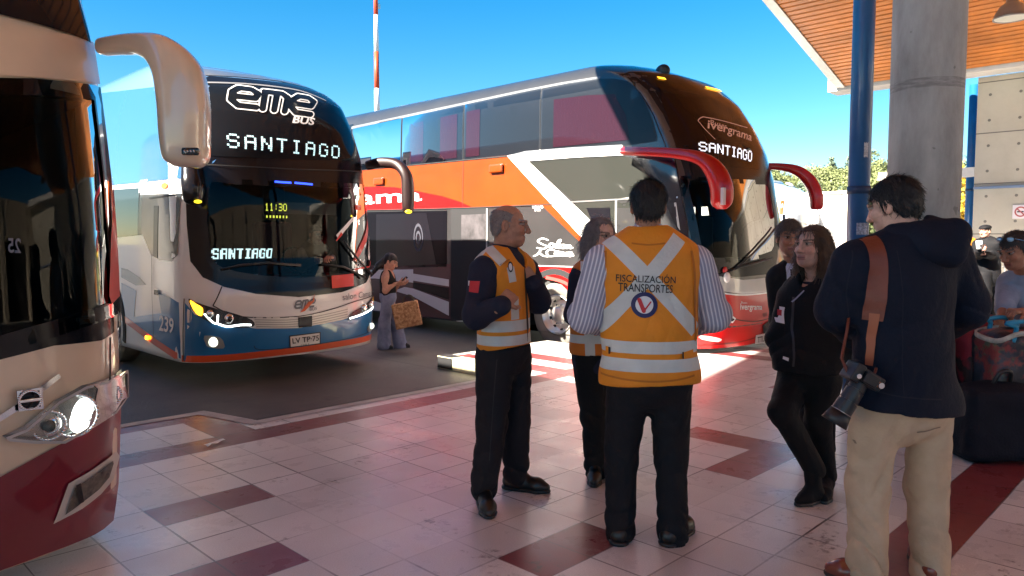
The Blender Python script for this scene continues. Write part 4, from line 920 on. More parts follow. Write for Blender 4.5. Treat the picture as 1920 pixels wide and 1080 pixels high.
L.F('upper_windscreen', [(-1.2, zt_+.01), (-1.16, 3.0), (-1.0, 3.5), (1.0, 3.5), (1.16, 3.0), (1.2, zt_+.01)], mat('upper glass', (.008, .01, .014), .06, ior=1.28), 4, xz=True)
L.F('red_reflection', [(208, 330), (214, 330), (217, 500), (219, 555), (205, 570), (200, 555), (203, 450)], mat('red trim', (.6, .012, .01), .35), 4, wl)  # red strip painted at the glass edge as a reflection
mr = [(p[0], p[1]) for p in L.front([(0, 893), (60, 860), (115, 830), (200, 776), (232, 745), (236, 800), (230, 900), (226, 980), (180, 1003), (90, 1035), (0, 1068)])]
mr = [p for p in mr if p[0] > 0]; half = mr+[]; 
top_ = [p for p in mr[:5]]; bot_ = [p for p in mr[5:]]
L.F('bumper', top_+bot_+[(-x, z) for x, z in bot_[::-1]]+[(-x, z) for x, z in top_[::-1]], B_MAROON, 2, xz=True)
L.FL('panel_seam', [(203, 632), (203, 680), (203, 722)], .012, M_SEAM, 3)
# emblem: square badge with a diagonal bar
L.FL('emblem_bar', [(-30, 800), (0, 781), (30, 762), (75, 728), (108, 703)], [.022, .024, .026, .026, .02], M_CHROME, 5)
bd = L.F('emblem_badge', [(25, 731), (72, 724), (75, 764), (29, 769)], B_BLACK, 7); L.lay('emblem_frame', ring_bm(L.front([(25, 731), (72, 724), (75, 764), (29, 769)]), .01), 'y', .034, M_CHROME, bd)
hq = L.hit(51, 747); T = bmn()
for k in range(28):
    a, b = 2*math.pi*k/28, 2*math.pi*(k+1)/28; tube(T, [hq+np.array([.038*math.cos(a), -.05, .038*math.sin(a)]), hq+np.array([.038*math.cos(b), -.05, .038*math.sin(b)])], .005, 6)
box(T, hq+np.array([-.036, -.055, -.006]), hq+np.array([.036, -.045, .006]), .002); obj('emblem_ring', T, M_CHROME, bd, smooth=True)
# big headlamp, mirrored on the other side
def headL(sx):
    tr = lambda b: b
    poly = L.front([(2, 815), (40, 800), (100, 750), (150, 722), (190, 712), (232, 692), (240, 700), (232, 742), (205, 772), (150, 806), (112, 827), (60, 827), (10, 822)])
    if sx < 0: poly = [(-x, z) for x, z in poly]
    hb = L.F('headlamp', poly, mat('bright lamp bowl', (.42, .44, .42), .22, .8), 3, xz=True)
    for (cx, cy, r, m) in ((90, 797, .058, M_CHROME), (138, 778, .088, M_ON if sx > 0 else M_CHROME), (203, 741, .048, M_CHROME)):
        h = L.hit(cx, cy); h[0] *= sx; T = bmn(); sphere(T, h+np.array([0, .02, 0]), (r, .04, r), 24, 16); lb = obj('lamp_unit', T, m, hb, smooth=True)
        T = bmn()
        for k in range(28):
            a, b = 2*math.pi*k/28, 2*math.pi*(k+1)/28; tube(T, [h+np.array([r*1.03*math.cos(a), -.02, r*1.03*math.sin(a)]), h+np.array([r*1.03*math.cos(b), -.02, r*1.03*math.sin(b)])], .006, 6)
        obj('bezel', T, M_CHROME, lb, smooth=True)
        if m is M_CHROME:
            T = bmn(); sphere(T, h+np.array([0, -.022, 0]), r*.45, 14, 10); obj('bulb', T, mat('dark lens', (.06, .07, .06), .08), lb, smooth=True)
    L.F('lamp_glass', poly, G_LAMP, 11, hb, xz=True); L.lay('lamp_rim', ring_bm(poly, .012), 'y', .046, B_SILVER, hb)
headL(1); headL(-1)
for sx in (1, -1):
    fp = L.front([(97, 980), (125, 905), (160, 885), (213, 845), (219, 855), (208, 897), (185, 925), (150, 952)]); fp2 = L.front([(117, 962), (135, 912), (165, 893), (205, 862), (206, 868), (198, 893), (180, 915), (148, 940)])
    if sx < 0: fp = [(-x, z) for x, z in fp]; fp2 = [(-x, z) for x, z in fp2]
    fl = L.F('fog_lamp', fp, mat('pale trim', (.55, .5, .45), .3, coat=.5), 4, xz=True); L.F('fog_glass', fp2, mat('smoked lens', (.09, .085, .07), .08, coat=.6, vary=.5, vs=40), 6, fl, xz=True)
    a = L.front([(140, 905), (146, 940)]); L.lay('fog_divider', stroke_bm([(sx*p[0], p[1]) for p in a], .022), 'y', .03, M_DARK, fl)
cabin(L, .25, 2.6, .9, 2.3)
T = bmn(); loft(T, [(-.9, .58, 1.0), (0, .46, 1.04), (.9, .58, 1.0)], [.25]*3, [.09]*3); obj('dashboard', T, mat('dash plastic', (.02, .022, .024), .5), L.root, smooth=True)
T = bmn(); tube(T, [P(163, y, 4.2)-L.org for y in (340, 420, 520, 600)], .02, 10); obj('grab_pole', T, mat('pale green pole', (.35, .5, .38), .4), L.root, smooth=True)
T = bmn(); box(T, (.15, 1.3, 1.0), (.65, 1.45, 1.95), .06); obj('driver_seat', T, M_DARK, L.root, smooth=True)
L.FT('reflected_bay_number', text_bm('25', bold=.02), [(36, 447), (12, 446), (12, 474), (36, 475)], mat('dim sign', (.09, .10, .14), .5), 4, wl)  # reversed number painted on the windscreen as a reflected bay sign
mirror(L, 'mirror', [(196, 88, 3.55), (232, 84, 3.45), (268, 85, 3.38), (305, 100, 3.33), (335, 140, 3.3), (345, 200, 3.3), (347, 255, 3.3), (350, 298, 3.3), (350, 313, 3.3)], [.04, .044, .05, .075, .10, .102, .098, .088, .05], [.045, .05, .06, .08, .1, .11, .11, .1, .06], B_CREAM, power=2.7, k=6)
q = P(357, 284, 3.18)-L.org; T = bmn(); rr = Rv; loft(T, [q-Rv*.037, q-Rv*.03, q+Rv*.03, q+Rv*.037], [.004, .012, .012, .004], [.01, .016, .016, .012], up=(0, 0, 1), power=4); ml = obj('mirror_lamp', T, M_GLOSSBLK, L.root, smooth=True)
T = bmn()
for k in range(4): sphere(T, q+Rv*(-.02+.0135*k)-Fv*.011, .0055, 8, 6)
obj('lamp_lens', T, M_CHROME, ml)
wheels(L, arL, M_CHROME)

# ------------------------------------------------------------------ white bus far behind
pW = [(.3, 0), (1, 0), (2.4, .1), (2.9, .3), (3.2, .7), (3.35, 1.2)]
qb = PX(1462, 400, 21)
Wb = Bus('coach', 'plain white coach with orange rear panel far behind the red mirror', qb[0]+1.25, 1.25, [(z, y+qb[1]-.5) for z, y in pW], .5, 2.6, 3.45, 9, .3, B_WHITE, group=None)
a0 = qb[0]
Wb.S('orange_panel', [(1443, 375), (1466, 376), (1467, 402), (1443, 402)], B_ORED, 2); Wb.S('dark_glass', [(1443, 356), (1462, 362), (1466, 373), (1443, 372)], G_DARK, 2); Wb.S('door_gap', [(1466, 402), (1470, 402), (1470, 414), (1466, 414)], B_BLACK, 2)
wheels(Wb, [(2.2, .5, .6)], M_CHROME)
# ================================================================== PEOPLE: signed distance fields turned into one skin each
class Field:
    def __init__(s, h): s.h = h; s.p = []; s.lo = np.full(3, 9e9); s.hi = np.full(3, -9e9)
    def _add(s, fn, lo, hi, k, op):
        s.p.append((fn, np.array(lo), np.array(hi), k, op))
        if op == 'u': s.lo = np.minimum(s.lo, lo); s.hi = np.maximum(s.hi, hi)
        return s
    def cap(s, a, b, ra, rb=None, k=.03, op='u', flat=None):
        a, b = np.array(a, float), np.array(b, float); rb = ra if rb is None else rb; ba = b-a; L2 = max(ba@ba, 1e-9)
        def fn(x, y, z):
            px, py, pz = x-a[0], y-a[1], z-a[2]; t = np.clip((px*ba[0]+py*ba[1]+pz*ba[2])/L2, 0, 1)
            dx, dy, dz = px-t*ba[0], py-t*ba[1], pz-t*ba[2]; d2 = dx*dx+dy*dy+dz*dz
            if flat is not None:
                g, f = flat; c = dx*g[0]+dy*g[1]+dz*g[2]; d2 = d2+c*c*(1/f**2-1)
            return np.sqrt(d2)-(ra+(rb-ra)*t)
        R = max(ra, rb)*(max(1, flat[1]) if flat is not None else 1); return s._add(fn, np.minimum(a, b)-R, np.maximum(a, b)+R, k, op)
    def ell(s, c, r, M=None, k=.02, op='u'):
        c, r = np.array(c, float), np.array(r, float); M = np.eye(3) if M is None else M; m = r.min()
        def fn(x, y, z):
            px, py, pz = x-c[0], y-c[1], z-c[2]; q = [(px*M[i][0]+py*M[i][1]+pz*M[i][2]) for i in range(3)]
            k0 = np.sqrt(sum((q[i]/r[i])**2 for i in range(3))); k1 = np.sqrt(sum((q[i]/r[i]**2)**2 for i in range(3)))+1e-9
            return k0*(k0-1)/k1
        R = r.max(); return s._add(fn, c-R, c+R, k, op)
    def rbox(s, c, half, M=None, r=.01, k=.01, op='u'):
        c, half = np.array(c, float), np.array(half, float); M = np.eye(3) if M is None else M
        def fn(x, y, z):
            px, py, pz = x-c[0], y-c[1], z-c[2]; q = [np.abs(px*M[i][0]+py*M[i][1]+pz*M[i][2])-half[i]+r for i in range(3)]
            return np.sqrt(sum(np.maximum(v, 0)**2 for v in q))+np.minimum(np.maximum(q[0], np.maximum(q[1], q[2])), 0)-r
        R = np.linalg.norm(half); return s._add(fn, c-R, c+R, k, op)
    def cut(s, fn, k=.004): s.p.append((fn, None, None, k, 'c')); return s      # keep where fn<0
    def disp(s, fn): s.p.append((fn, None, None, 0, 'd')); return s
    def mesh(s):
        h = s.h; lo = s.lo-.05-2*h; n = np.ceil((s.hi+.05+2*h-lo)/h).astype(int)+1
        ax = [(lo[i]+h*np.arange(n[i])).astype(np.float32) for i in range(3)]; V = np.full(n, .3, np.float32)
        for fn, a, b, k, op in s.p:
            if a is None: sl = [slice(0, n[i]) for i in range(3)]
            else:
                m = k+3*h; sl = [slice(max(0, int((a[i]-m-lo[i])/h)), min(n[i], int((b[i]+m-lo[i])/h)+2)) for i in range(3)]
            x, y, z = ax[0][sl[0]][:, None, None], ax[1][sl[1]][None, :, None], ax[2][sl[2]][None, None, :]
            d = fn(x, y, z); A = V[tuple(sl)]; k = max(k, 1e-5)
            if op == 'u': t = np.clip(.5+.5*(d-A)/k, 0, 1); r = d*(1-t)+A*t-k*t*(1-t)
            elif op == 's': t = np.clip(.5+.5*(-d-A)/k, 0, 1); r = A*(1-t)-d*t+k*t*(1-t)
            elif op == 'c': t = np.clip(.5+.5*(d-A)/k, 0, 1); r = A*(1-t)+d*t+k*t*(1-t)
            else: r = A+d
            V[tuple(sl)] = r
        return nets(V, lo, h)
def nets(V, lo, h):
    I = V < 0; n = np.array(V.shape)-1
    c = np.zeros(n, np.int8); sh = [(i, j, k) for i in (0, 1) for j in (0, 1) for k in (0, 1)]
    S = lambda A, o: A[o[0]:o[0]+n[0], o[1]:o[1]+n[1], o[2]:o[2]+n[2]]
    for o in sh: c += S(I, o)
    act = (c > 0) & (c < 8); idx = np.full(n, -1, np.int64); cells = np.argwhere(act); idx[act] = np.arange(len(cells))
    pos = np.zeros((len(cells), 3)); cnt = np.zeros(len(cells)); ci = tuple(cells.T)
    for o in sh:
        for a in range(3):
            if o[a]: continue
            q = list(o); q[a] = 1; v0 = V[tuple(cells[:, i]+o[i] for i in range(3))]; v1 = V[tuple(cells[:, i]+q[i] for i in range(3))]
            m = (v0 < 0) != (v1 < 0); t = np.where(m, v0/np.where(m, v0-v1, 1), 0)
            p = np.tile(np.array(o, float), (len(cells), 1)); p[:, a] = t; pos += p*m[:, None]; cnt += m
    pos = lo+h*(cells+pos/cnt[:, None]); F = []
    for a in range(3):
        b, d = (a+1) % 3, (a+2) % 3; e1 = [slice(1, n[i]) for i in range(3)]; e1[a] = slice(0, n[a]); e2 = list(e1); e2[a] = slice(1, n[a]+1)
        A, B = I[tuple(e1)], I[tuple(e2)]; g = np.argwhere(A != B); fl = A[tuple(g.T)]
        off = np.array([1, 1, 1]); off[a] = 0; g = g+off
        def at(db, dd): q = g.copy(); q[:, b] += db; q[:, d] += dd; return idx[tuple(q.T)]
        Q = np.stack([at(-1, -1), at(0, -1), at(0, 0), at(-1, 0)], 1); Q[~fl] = Q[~fl][:, ::-1]; F.append(Q)
    F = np.concatenate(F); F = F[(F >= 0).all(1)]
    return pos, F
def np_mesh(parts, col=None):
    """[(verts, quads)] -> one Blender mesh"""
    vs, fs, o = [], [], 0
    for v, f in parts: vs.append(v); fs.append(f+o); o += len(v)
    v = np.concatenate(vs); f = np.concatenate(fs).astype(np.int32); me = bpy.data.meshes.new('m')
    me.vertices.add(len(v)); me.vertices.foreach_set('co', v.astype(np.float32).ravel()); me.loops.add(f.size); me.loops.foreach_set('vertex_index', f.ravel())
    me.polygons.add(len(f)); me.polygons.foreach_set('loop_start', np.arange(0, f.size, 4, dtype=np.int32)); me.update(calc_edges=True)
    me.polygons.foreach_set('use_smooth', [True]*len(f))
    if col is not None:
        a = me.color_attributes.new('Col', 'FLOAT_COLOR', 'POINT'); a.data.foreach_set('color', np.concatenate([col(v), np.ones((len(v), 1))], 1).astype(np.float32).ravel())
    return me
def rotm(yaw, pitch=0, roll=0):
    """rows: left-right(l), forward(f), up(u) axes of a part facing angle yaw (0 = away, 90 = picture right) with pitch down positive"""
    f = np.array([math.sin(yaw)*math.cos(pitch), math.cos(yaw)*math.cos(pitch), -math.sin(pitch)]); l = np.array([math.cos(yaw), -math.sin(yaw), 0]); u = np.cross(l, f)
    if roll: l, u = l*math.cos(roll)+u*math.sin(roll), u*math.cos(roll)-l*math.sin(roll)
    return np.stack([l, f, u])
def wrinkle(seed, amp, fr, sx=1, sz=1):
    r = np.random.RandomState(seed); D = r.normal(size=(5, 3)); ph = r.rand(5)*6.3
    def fn(x, y, z):
        w = .6*np.sin(fr*.45*(x*sx*D[3][0]+y*D[3][1]+z*sz*D[3][2])+ph[3]); o = 0
        for i in range(3): o = o+np.sin(fr*(x*sx*D[i][0]+y*sx*D[i][1]+z*sz*D[i][2])+ph[i]+w*2)
        return amp*o/3*(.7+.5*w)
    return fn
def folds(pts, seed, fr=120):
    """ring-like creases near given points: [(point, reach, amplitude)]"""
    r = np.random.RandomState(seed)
    def fn(x, y, z):
        o = 0
        for i, (p, R, A) in enumerate(pts):
            cz, cx, cy = fr*(.55+.3*math.sin(7*i+seed)), fr*.75*math.cos(5*i+seed), fr*.6*math.sin(3*i+seed)
            d2 = ((x-p[0])**2+(y-p[1])**2+(z-p[2])**2)/R**2; th = r.rand()*6.3 if False else 1.3*p[0]*20
            o = o+A*np.exp(-d2*1.6)*(1.1-2.0*np.abs(np.sin(.5*(cz*(z-p[2])+cx*(x-p[0])+cy*(y-p[1])+2.2*np.sin(fr*.22*(x+y)+11*z+i))))**.6)
        return o
    return fn
SKIN = dict(a=(.42, .20, .125), b=(.36, .16, .095), c=(.60, .35, .26), d=(.45, .23, .16))
M_SKIN = mat('skin', vcol=True, rough=.5, sss=.12, spec=.35, vary=.14, vs=38, bump=.22, bs=150)
def cloth(name, c, r=.8, vary=.12, **k): return mat(name, c, r, vary=vary, vs=k.pop('vs', 7), bump=k.pop('bump', .25), bs=k.pop('bs', 60), spec=.2, **k)
M_NAVYC = cloth('navy cloth', (.018, .02, .038)); M_BLKC = cloth('black cloth', (.008, .008, .010), .75); M_TRN = cloth('dark trousers', (.016, .015, .019)); M_SHOE = mat('black leather', (.012, .011, .011), .35, bump=.1)
M_HAIRB = mat('black hair', (.011, .010, .011), .45, vary=.6, vs=60, bump=.5, bs=90, bsc=(3, 3, .5)); M_HAIRBR = mat('brown hair', (.075, .04, .02), .45, bump=.6, bs=90, bsc=(3, 3, .4), vary=.4, vs=30); M_HAIRG = mat('grey hair', (.17, .15, .15), .5, bump=.5, bs=90, bsc=(3, 3, .5), vary=.35, vs=30)
M_LENS = glass('spectacle lens', (.85, .87, .88), 1.35)
class Human:
    def __init__(s, label, base, J, yaw, head_yaw=None, pitch=0, zb=0.0, d=None, hr=1.0, skin='a', build=1.0, group=None, res=.009, hair=None, waist=1.0, roll=0):
        s.d0 = d if d is not None else float(PZ(*base, zb)@Fv); b = P(base[0], base[1], s.d0); s.b = np.array([b[0], b[1], zb]); s.res = res
        s.root_args = (label, group); s.yaw = yaw = math.radians(yaw); s.R = rotm(yaw); s.g = s.R[1]; s.J = {k: s.L(*v) for k, v in J.items()}
        s.H = rotm(math.radians(head_yaw) if head_yaw is not None else yaw, math.radians(pitch), math.radians(roll)); s.hr = hr; s.build = build; s.waist = waist; s.skin = np.array(SKIN[skin]); s.hands = []; s.fing = []
        s.hairtone = hair
    def L(s, x, y, dd=0):
        v = P(x, y, s.d0+dd)-s.b; return np.array([v@Rv, v@Fv, v[2]])
    def xz(s, x, y, dd=0): v = s.L(x, y, dd); return (v[0], v[2])
    def hp(s, l, f, u): return s.J['head']+s.hr*(s.H.T@np.array([l, f, u]))
    # --- body skin
    def torso(s, F, grow=0, k=.06, arms_to=0, neck=True, hem=None):
        J, g, B = s.J, s.g, s.build; fl = (g, .68); pel = (J['hl']+J['hr'])/2; nk = J['neck']; ch = nk*.72+pel*.28; wa = nk*.36+pel*.64
        ch = ch+g*.0; W = np.linalg.norm(J['sl']-J['sr'])
        F.cap(pel-(0, 0, .04), pel+(0, 0, .05), .165*B+grow, .165*B+grow, k, flat=(g, .72)); F.cap(pel+(0, 0, .04), wa, .16*B*s.waist+grow, .158*B*s.waist+grow, k, flat=(g, .74)); F.cap(wa, ch, .16*B*s.waist+grow, .178*B+grow, k, flat=(g, .68))
        F.cap(ch-(0, 0, .02), ch+(0, 0, .07), .178*B+grow, .15*B+grow, k, flat=(g, .66))
        sl, sr = J['sl'], J['sr']; F.cap(sl*.82+sr*.18-(0, 0, .03), sr*.82+sl*.18-(0, 0, .03), .078*B+grow, .078*B+grow, .07, flat=(g, .95))
        F.cap(nk-(0, 0, .02), sl*.75+nk*.25-(0, 0, .015), .058+grow, .055+grow, .06); F.cap(nk-(0, 0, .02), sr*.75+nk*.25-(0, 0, .015), .058+grow, .055+grow, .06)
        return F
    def arms(s, F, grow=0, fore=True, r=(.062, .05, .045, .036), which='lr', k=.035, upto=1.0):
        J = s.J
        for w in which:
            F.cap(J['s'+w]-(0, 0, .015), J['e'+w], r[0]*s.build+grow, r[1]+grow, k)
            if fore: e = J['e'+w]; wr = J['w'+w]; F.cap(e, e+(wr-e)*upto, r[2]+.004+grow, r[3]+grow, k)
        return F
    def legs(s, F, grow=0, r=(.092, .062, .058, .042), k=.04, cut=0, flare=0):
        J = s.J
        for w in 'lr':
            F.cap(J['h'+w]-(0, 0, .02), J['k'+w], r[0]*s.build+grow, r[1]+grow, k); a = J['a'+w]; kn = J['k'+w]
            F.cap(kn, a+(a-kn)/np.linalg.norm(a-kn)*cut, r[2]+grow, r[3]+grow+flare, k)
        return F
    def head(s, F):
        h, H, r = s.hp, s.H, s.hr; E = lambda c, rr, k=.015, op='u': F.ell(h(*c), np.array(rr)*r, H, k*r, op)
        E((0, -.012, .035), (.074, .094, .083)); E((0, .028, -.035), (.060, .066, .078), .03); E((0, .062, -.088), (.032, .028, .022), .03); E((0, .03, -.075), (.052, .05, .03), .03)
        for sd in (-1, 1):
            E((.036*sd, .068, -.02), (.024, .022, .02), .02); E((.034*sd, .098, .018), (.017, .014, .011), .012, 's'); E((.033*sd, .083, .016), (.0125, .012, .011), .006)
            F.cap(h(.012*sd, .097, .034), h(.05*sd, .083, .033), .008*r, .006*r, .012*r); F.ell(h(.077*sd, -.012, -.004), np.array((.011, .02, .034))*r, H, .01*r); F.ell(h(.083*sd, -.006, 0), np.array((.006, .009, .018))*r, H, .006*r, 's')
            E((.014*sd, .107, -.028), (.010, .011, .008), .01)
        F.cap(h(0, .096, .022), h(0, .117, -.022), .0085*r, .0125*r, .014*r); E((0, .120, -.024), (.012, .010, .010), .008)
        F.cap(h(-.022, .090, -.056), h(.022, .090, -.056), .007*r, .007*r, .008*r); F.cap(h(-.018, .089, -.067), h(.018, .089, -.067), .008*r, .008*r, .008*r); F.cap(h(-.02, .101, -.0615), h(.02, .101, -.0615), .003*r, .003*r, .003*r, 's')
        nk = s.J['neck']; F.cap(h(0, -.022, -.05), nk+(0, 0, -.01), .056*r, .06*r, .03)
    def paint(s, v):
        q = (v-s.J['head'])@s.H.T/s.hr; l, f, u = q[:, 0], q[:, 1], q[:, 2]; c = np.tile(s.skin, (len(v), 1)); al = np.abs(l); face = (f > .03) & (u > -.13) & (u < .13) & (al < .1)
        def mixin(m, col, k=1.0): c[m] = c[m]*(1-k)+np.array(col)*k
        mixin(face & (u < -.03) & (f > .02), s.skin*np.array((.88, .86, .86)), 1); mixin(face & (al < .027) & (np.abs(u+.061) < .013) & (f > .075), (.30, .09, .075), .7)
        mixin(face & (np.abs(u+.0615) < .002) & (al < .024), (.08, .02, .02), .8)
        hair = np.array(s.hairtone if s.hairtone is not None else (.02, .015, .012)); mixin(face & (np.abs(u-.037-.1*(al-.03)) < .006) & (al > .012) & (al < .054) & (f > .06), hair, .8)
        eye = face & (((al-.033)/.0135)**2+((u-.0165)/.0062)**2 < 1) & (f > .06); mixin(eye, (.30, .25, .22)); mixin(eye & ((al-.031)**2+(u-.0165)**2 < .0062**2), (.02, .012, .01)); mixin(face & ~eye & (((al-.033)/.019)**2+((u-.017)/.012)**2 < 1) & (f > .06), s.skin*.62, .8)
        mixin(face & (np.abs(u-.024) < .0025) & (np.abs(al-.033) < .016), (.05, .03, .025), .7); mixin(face & ((al-.04)**2+(u+.022)**2 < .02**2), s.skin*np.array((1.1, .85, .8)), .5)
        return np.clip(c, 0, 1)
    def hand(s, w, dirv, palm, curl=.5, side=1, spread=.12, sc=1.0):
        """fingers run along dirv, palm faces palm; side: thumb towards +/-(dir x palm)"""
        d = np.array(dirv, float); d /= np.linalg.norm(d); n = np.array(palm, float); n -= d*(n@d); n /= np.linalg.norm(n); a = np.cross(d, n)*side; s.hands.append((np.array(w), d, n, a, curl, spread, sc))
    def hand_mesh(s, w, d, n, a, curl, spread, sc):
        F = Field(.0036*max(1, s.res/.009)); F.cap(w-d*.03, w+d*.02, .027*sc, .028*sc, .02, flat=(n, .75)); c = w+d*.052*sc; M = np.stack([a, d, n]); F.rbox(c, np.array((.041, .048, .0145))*sc, M, .013*sc, .015)
        for i, (off, L, r) in enumerate(((.031, .92, .0092), (.0105, 1.0, .0096), (-.0105, .95, .0092), (-.030, .76, .0080))):
            p = w+d*(.094-.004*abs(i-1))*sc+a*off*sc; ang = 0; dd = d+a*(spread*(1.5-i)*.35); dd /= np.linalg.norm(dd); cc = curl*(1+.12*(i-1)); F.cap(p-d*.02*sc, p, r*1.08*sc, r*1.08*sc, .01)
            for seg, f in zip((.044, .027, .021), (1.0, 1.1, .7)):
                ang += cc*f; q = p+(dd*math.cos(ang)+n*math.sin(ang))*seg*L*sc; F.cap(p, q, r*sc, r*.9*sc, .004); p = q; r *= .92
        p = w+d*.03*sc+a*.032*sc; t1 = d*.55+a*.75+n*.25; t2 = d*.85+a*.25+n*(.3+.4*curl); t1 /= np.linalg.norm(t1); t2 /= np.linalg.norm(t2); q = p+t1*.042*sc; F.cap(p, q, .0135*sc, .0115*sc, .012); F.cap(q, q+t2*.034*sc, .0112*sc, .0095*sc, .005); F.cap(q+t2*.034*sc, q+(t2+n*.3)*.056*sc, .0098*sc, .0085*sc, .005)
        return F.mesh()
    def build_body(s, hidden=True):
        parts = []; F = Field(.0042*max(1, s.res/.009)*s.hr); s.head(F); parts.append(F.mesh())
        C = Field(.016); s.torso(C, -.03); s.arms(C, -.028); zq = (s.J['hl'][2]+s.J['hr'][2])/2-.01; C.cut(lambda x, y, z: zq-z); parts.append(C.mesh())
        C = Field(.016); s.legs(C, -.025, r=(.075, .06, .055, .042)); parts.append(C.mesh())
        for h in s.hands: parts.append(s.hand_mesh(*h))
        me = np_mesh(parts, s.paint); o = obj('person', me, M_SKIN, loc=s.b); o.rotation_euler = (0, 0, -YAW); tag(o, s.root_args[0], 'person', s.root_args[1]); s.o = o; return o
    def part(s, name, F, m, parent=None):
        me = np_mesh([F.mesh()] if isinstance(F, Field) else F); return obj(name, me, m, parent or s.o)
    def raw(s, name, bm, m, parent=None, smooth=True): return obj(name, bm, m, parent or s.o, smooth=smooth)
    # --- clothing
    def trousers(s, m, name='trousers', grow=.012, r=(.092, .064, .062, .052), flare=0, cut=.035, seed=1, top=.07, amp=.009, fr=85, wr=.003):
        F = Field(s.res); J = s.J; pel = (J['hl']+J['hr'])/2; B = s.build
        F.cap(pel+(0, 0, .03), pel+(0, 0, .10), .150*B+grow, .155*B*s.waist+grow, .04, flat=(s.g, .76)); F.cap(J['hl']*.78+J['hr']*.22+(0, 0, .04), J['hr']*.78+J['hl']*.22+(0, 0, .04), .112*B+grow, .112*B+grow, .05); s.legs(F, grow, r, .03, cut, flare)
        F.disp(folds([(J['kl'], .16, amp), (J['kr'], .16, amp), (J['al'], .15, amp*1.35), (J['ar'], .15, amp*1.35), (pel-(0, 0, .08), .2, amp*.7), (J['kl']*.55+J['hl']*.45, .17, amp*.55), (J['kr']*.5+J['hr']*.5, .17, amp*.6), (J['kl']*.5+J['al']*.5, .15, amp*.6), (J['kr']*.45+J['ar']*.55, .15, amp*.6)], seed, fr)); F.disp(wrinkle(seed, wr, 42, 1, .5))
        zt = pel[2]+top; F.cut(lambda x, y, z: z-zt)
        for w in 'lr': pass
        return s.part(name, F, m)
    def shoes(s, m, sole, r=.042, boot=0, name='shoe', L=1.0):
        for w in 'lr':
            a, t = s.J['a'+w], s.J['t'+w]; F = Field(min(s.res, .007)); d = t-a; d[2] = 0; dn = d/np.linalg.norm(d); hz = .045
            heel = np.array([*(a-dn*.045)[:2], hz]); ball = np.array([*(t-dn*.05)[:2], .038]); F.cap(heel, ball, r, r*1.03, .03); F.cap(ball, np.array([*t[:2], .030]), r*1.0, r*.72, .03); F.cap(np.array([*a[:2], .06]), np.array([*(a+dn*.02)[:2], .10+boot]), .046, .043+.004*bool(boot), .03)
            F.cap(np.array([*(a+dn*.05)[:2], .075]), np.array([*(t-dn*.09)[:2], .052]), .03, .028, .02); F.cut(lambda x, y, z: .0-z+.002); F.disp(wrinkle(3, .0012, 90)); o = s.part(name, F, m)
            G = Field(min(s.res, .007)); G.cap(heel*(1, 1, 0)+(0, 0, .012), ball*(1, 1, 0)+(0, 0, .012), r*1.12, r*1.14, .02); G.cap(ball*(1, 1, 0)+(0, 0, .012), np.array([*t[:2], .012]), r*1.1, r*.8, .02); G.cut(lambda x, y, z: np.maximum(-z, z-.02)); s.part('sole', G, sole, o)
    def hair(s, m, long=0, bald=False, top=1.07, front=.055, back=-.085, seed=2, amp=.003, nm='hair'):
        F = Field(.005*max(1, s.res/.009)); h, H, r = s.hp, s.H, s.hr
        F.ell(h(0, -.016, .038), np.array((.078, .098, .087))*r*top, H, .01)
        if not long:
            F.ell(h(0, -.05, -.02), np.array((.066, .05, .06))*r, H, .03)
            def keep(x, y, z):
                P_ = [x-s.J['head'][0], y-s.J['head'][1], z-s.J['head'][2]]; l, f, u = [sum(H[i][j]*P_[j] for j in range(3))/r for i in range(3)]
                lim = .062-(f > -.03)*0; a = (.045+.35*np.maximum(0, f-.02)*(f > .0)) if False else 0
                low = np.where(f < -.035, back, np.where(f < .02, .012+.0*f, front+.0*f)); low = back+(.02-back)*np.clip((f+.05)/.04, 0, 1)+(front-.02)*np.clip((f-.015)/.03, 0, 1)
                side = np.where((np.abs(l) > .06) & (f > -.01) & (f < .022), -.02, 9); return np.minimum(low, side)-u
            F.cut(keep, .008)
            if bald: F.ell(h(0, .03, .115), np.array((.07, .13, .075))*r, H, .01, 's')
        else:
            for sd in (-1, 1):
                F.cap(h(.066*sd, -.005, .03), h(.082*sd, -.01, -.06), .03*r, .034*r, .03); F.cap(h(.082*sd, -.01, -.06), h(.085*sd, .0, -.06-long), .036*r, .03*r, .03)
            F.cap(h(0, -.07, .0), h(0, -.075, -.05-long), .06*r, .05*r, .05, flat=(H[1], .8)); F.cap(h(-.05, -.055, -.02), h(-.06, -.05, -.05-long), .045*r, .04*r, .04); F.cap(h(.05, -.055, -.02), h(.06, -.05, -.05-long), .045*r, .04*r, .04)
            def keep(x, y, z):
                P_ = [x-s.J['head'][0], y-s.J['head'][1], z-s.J['head'][2]]; l, f, u = [sum(H[i][j]*P_[j] for j in range(3))/r for i in range(3)]
                a = np.abs(l); lim = .058+.0*u; hole = np.maximum(.022-f, np.maximum(a-(.052-.12*np.maximum(0, u-.03)), u-.088)); return -hole
            F.cut(keep, .012)
        st = np.random.RandomState(seed)
        def strands(x, y, z):
            P_ = [x-s.J['head'][0], y-s.J['head'][1], z-s.J['head'][2]]; l, f = [sum(H[i][j]*P_[j] for j in range(3)) for i in range(2)]; t = np.arctan2(l, f+1e-6); return amp*np.sin(34*t+14*np.sin(9*z+2*t))*.6+amp*.5*np.sin(71*t+20*z)
        F.disp(strands); o = s.part(nm, F, m)
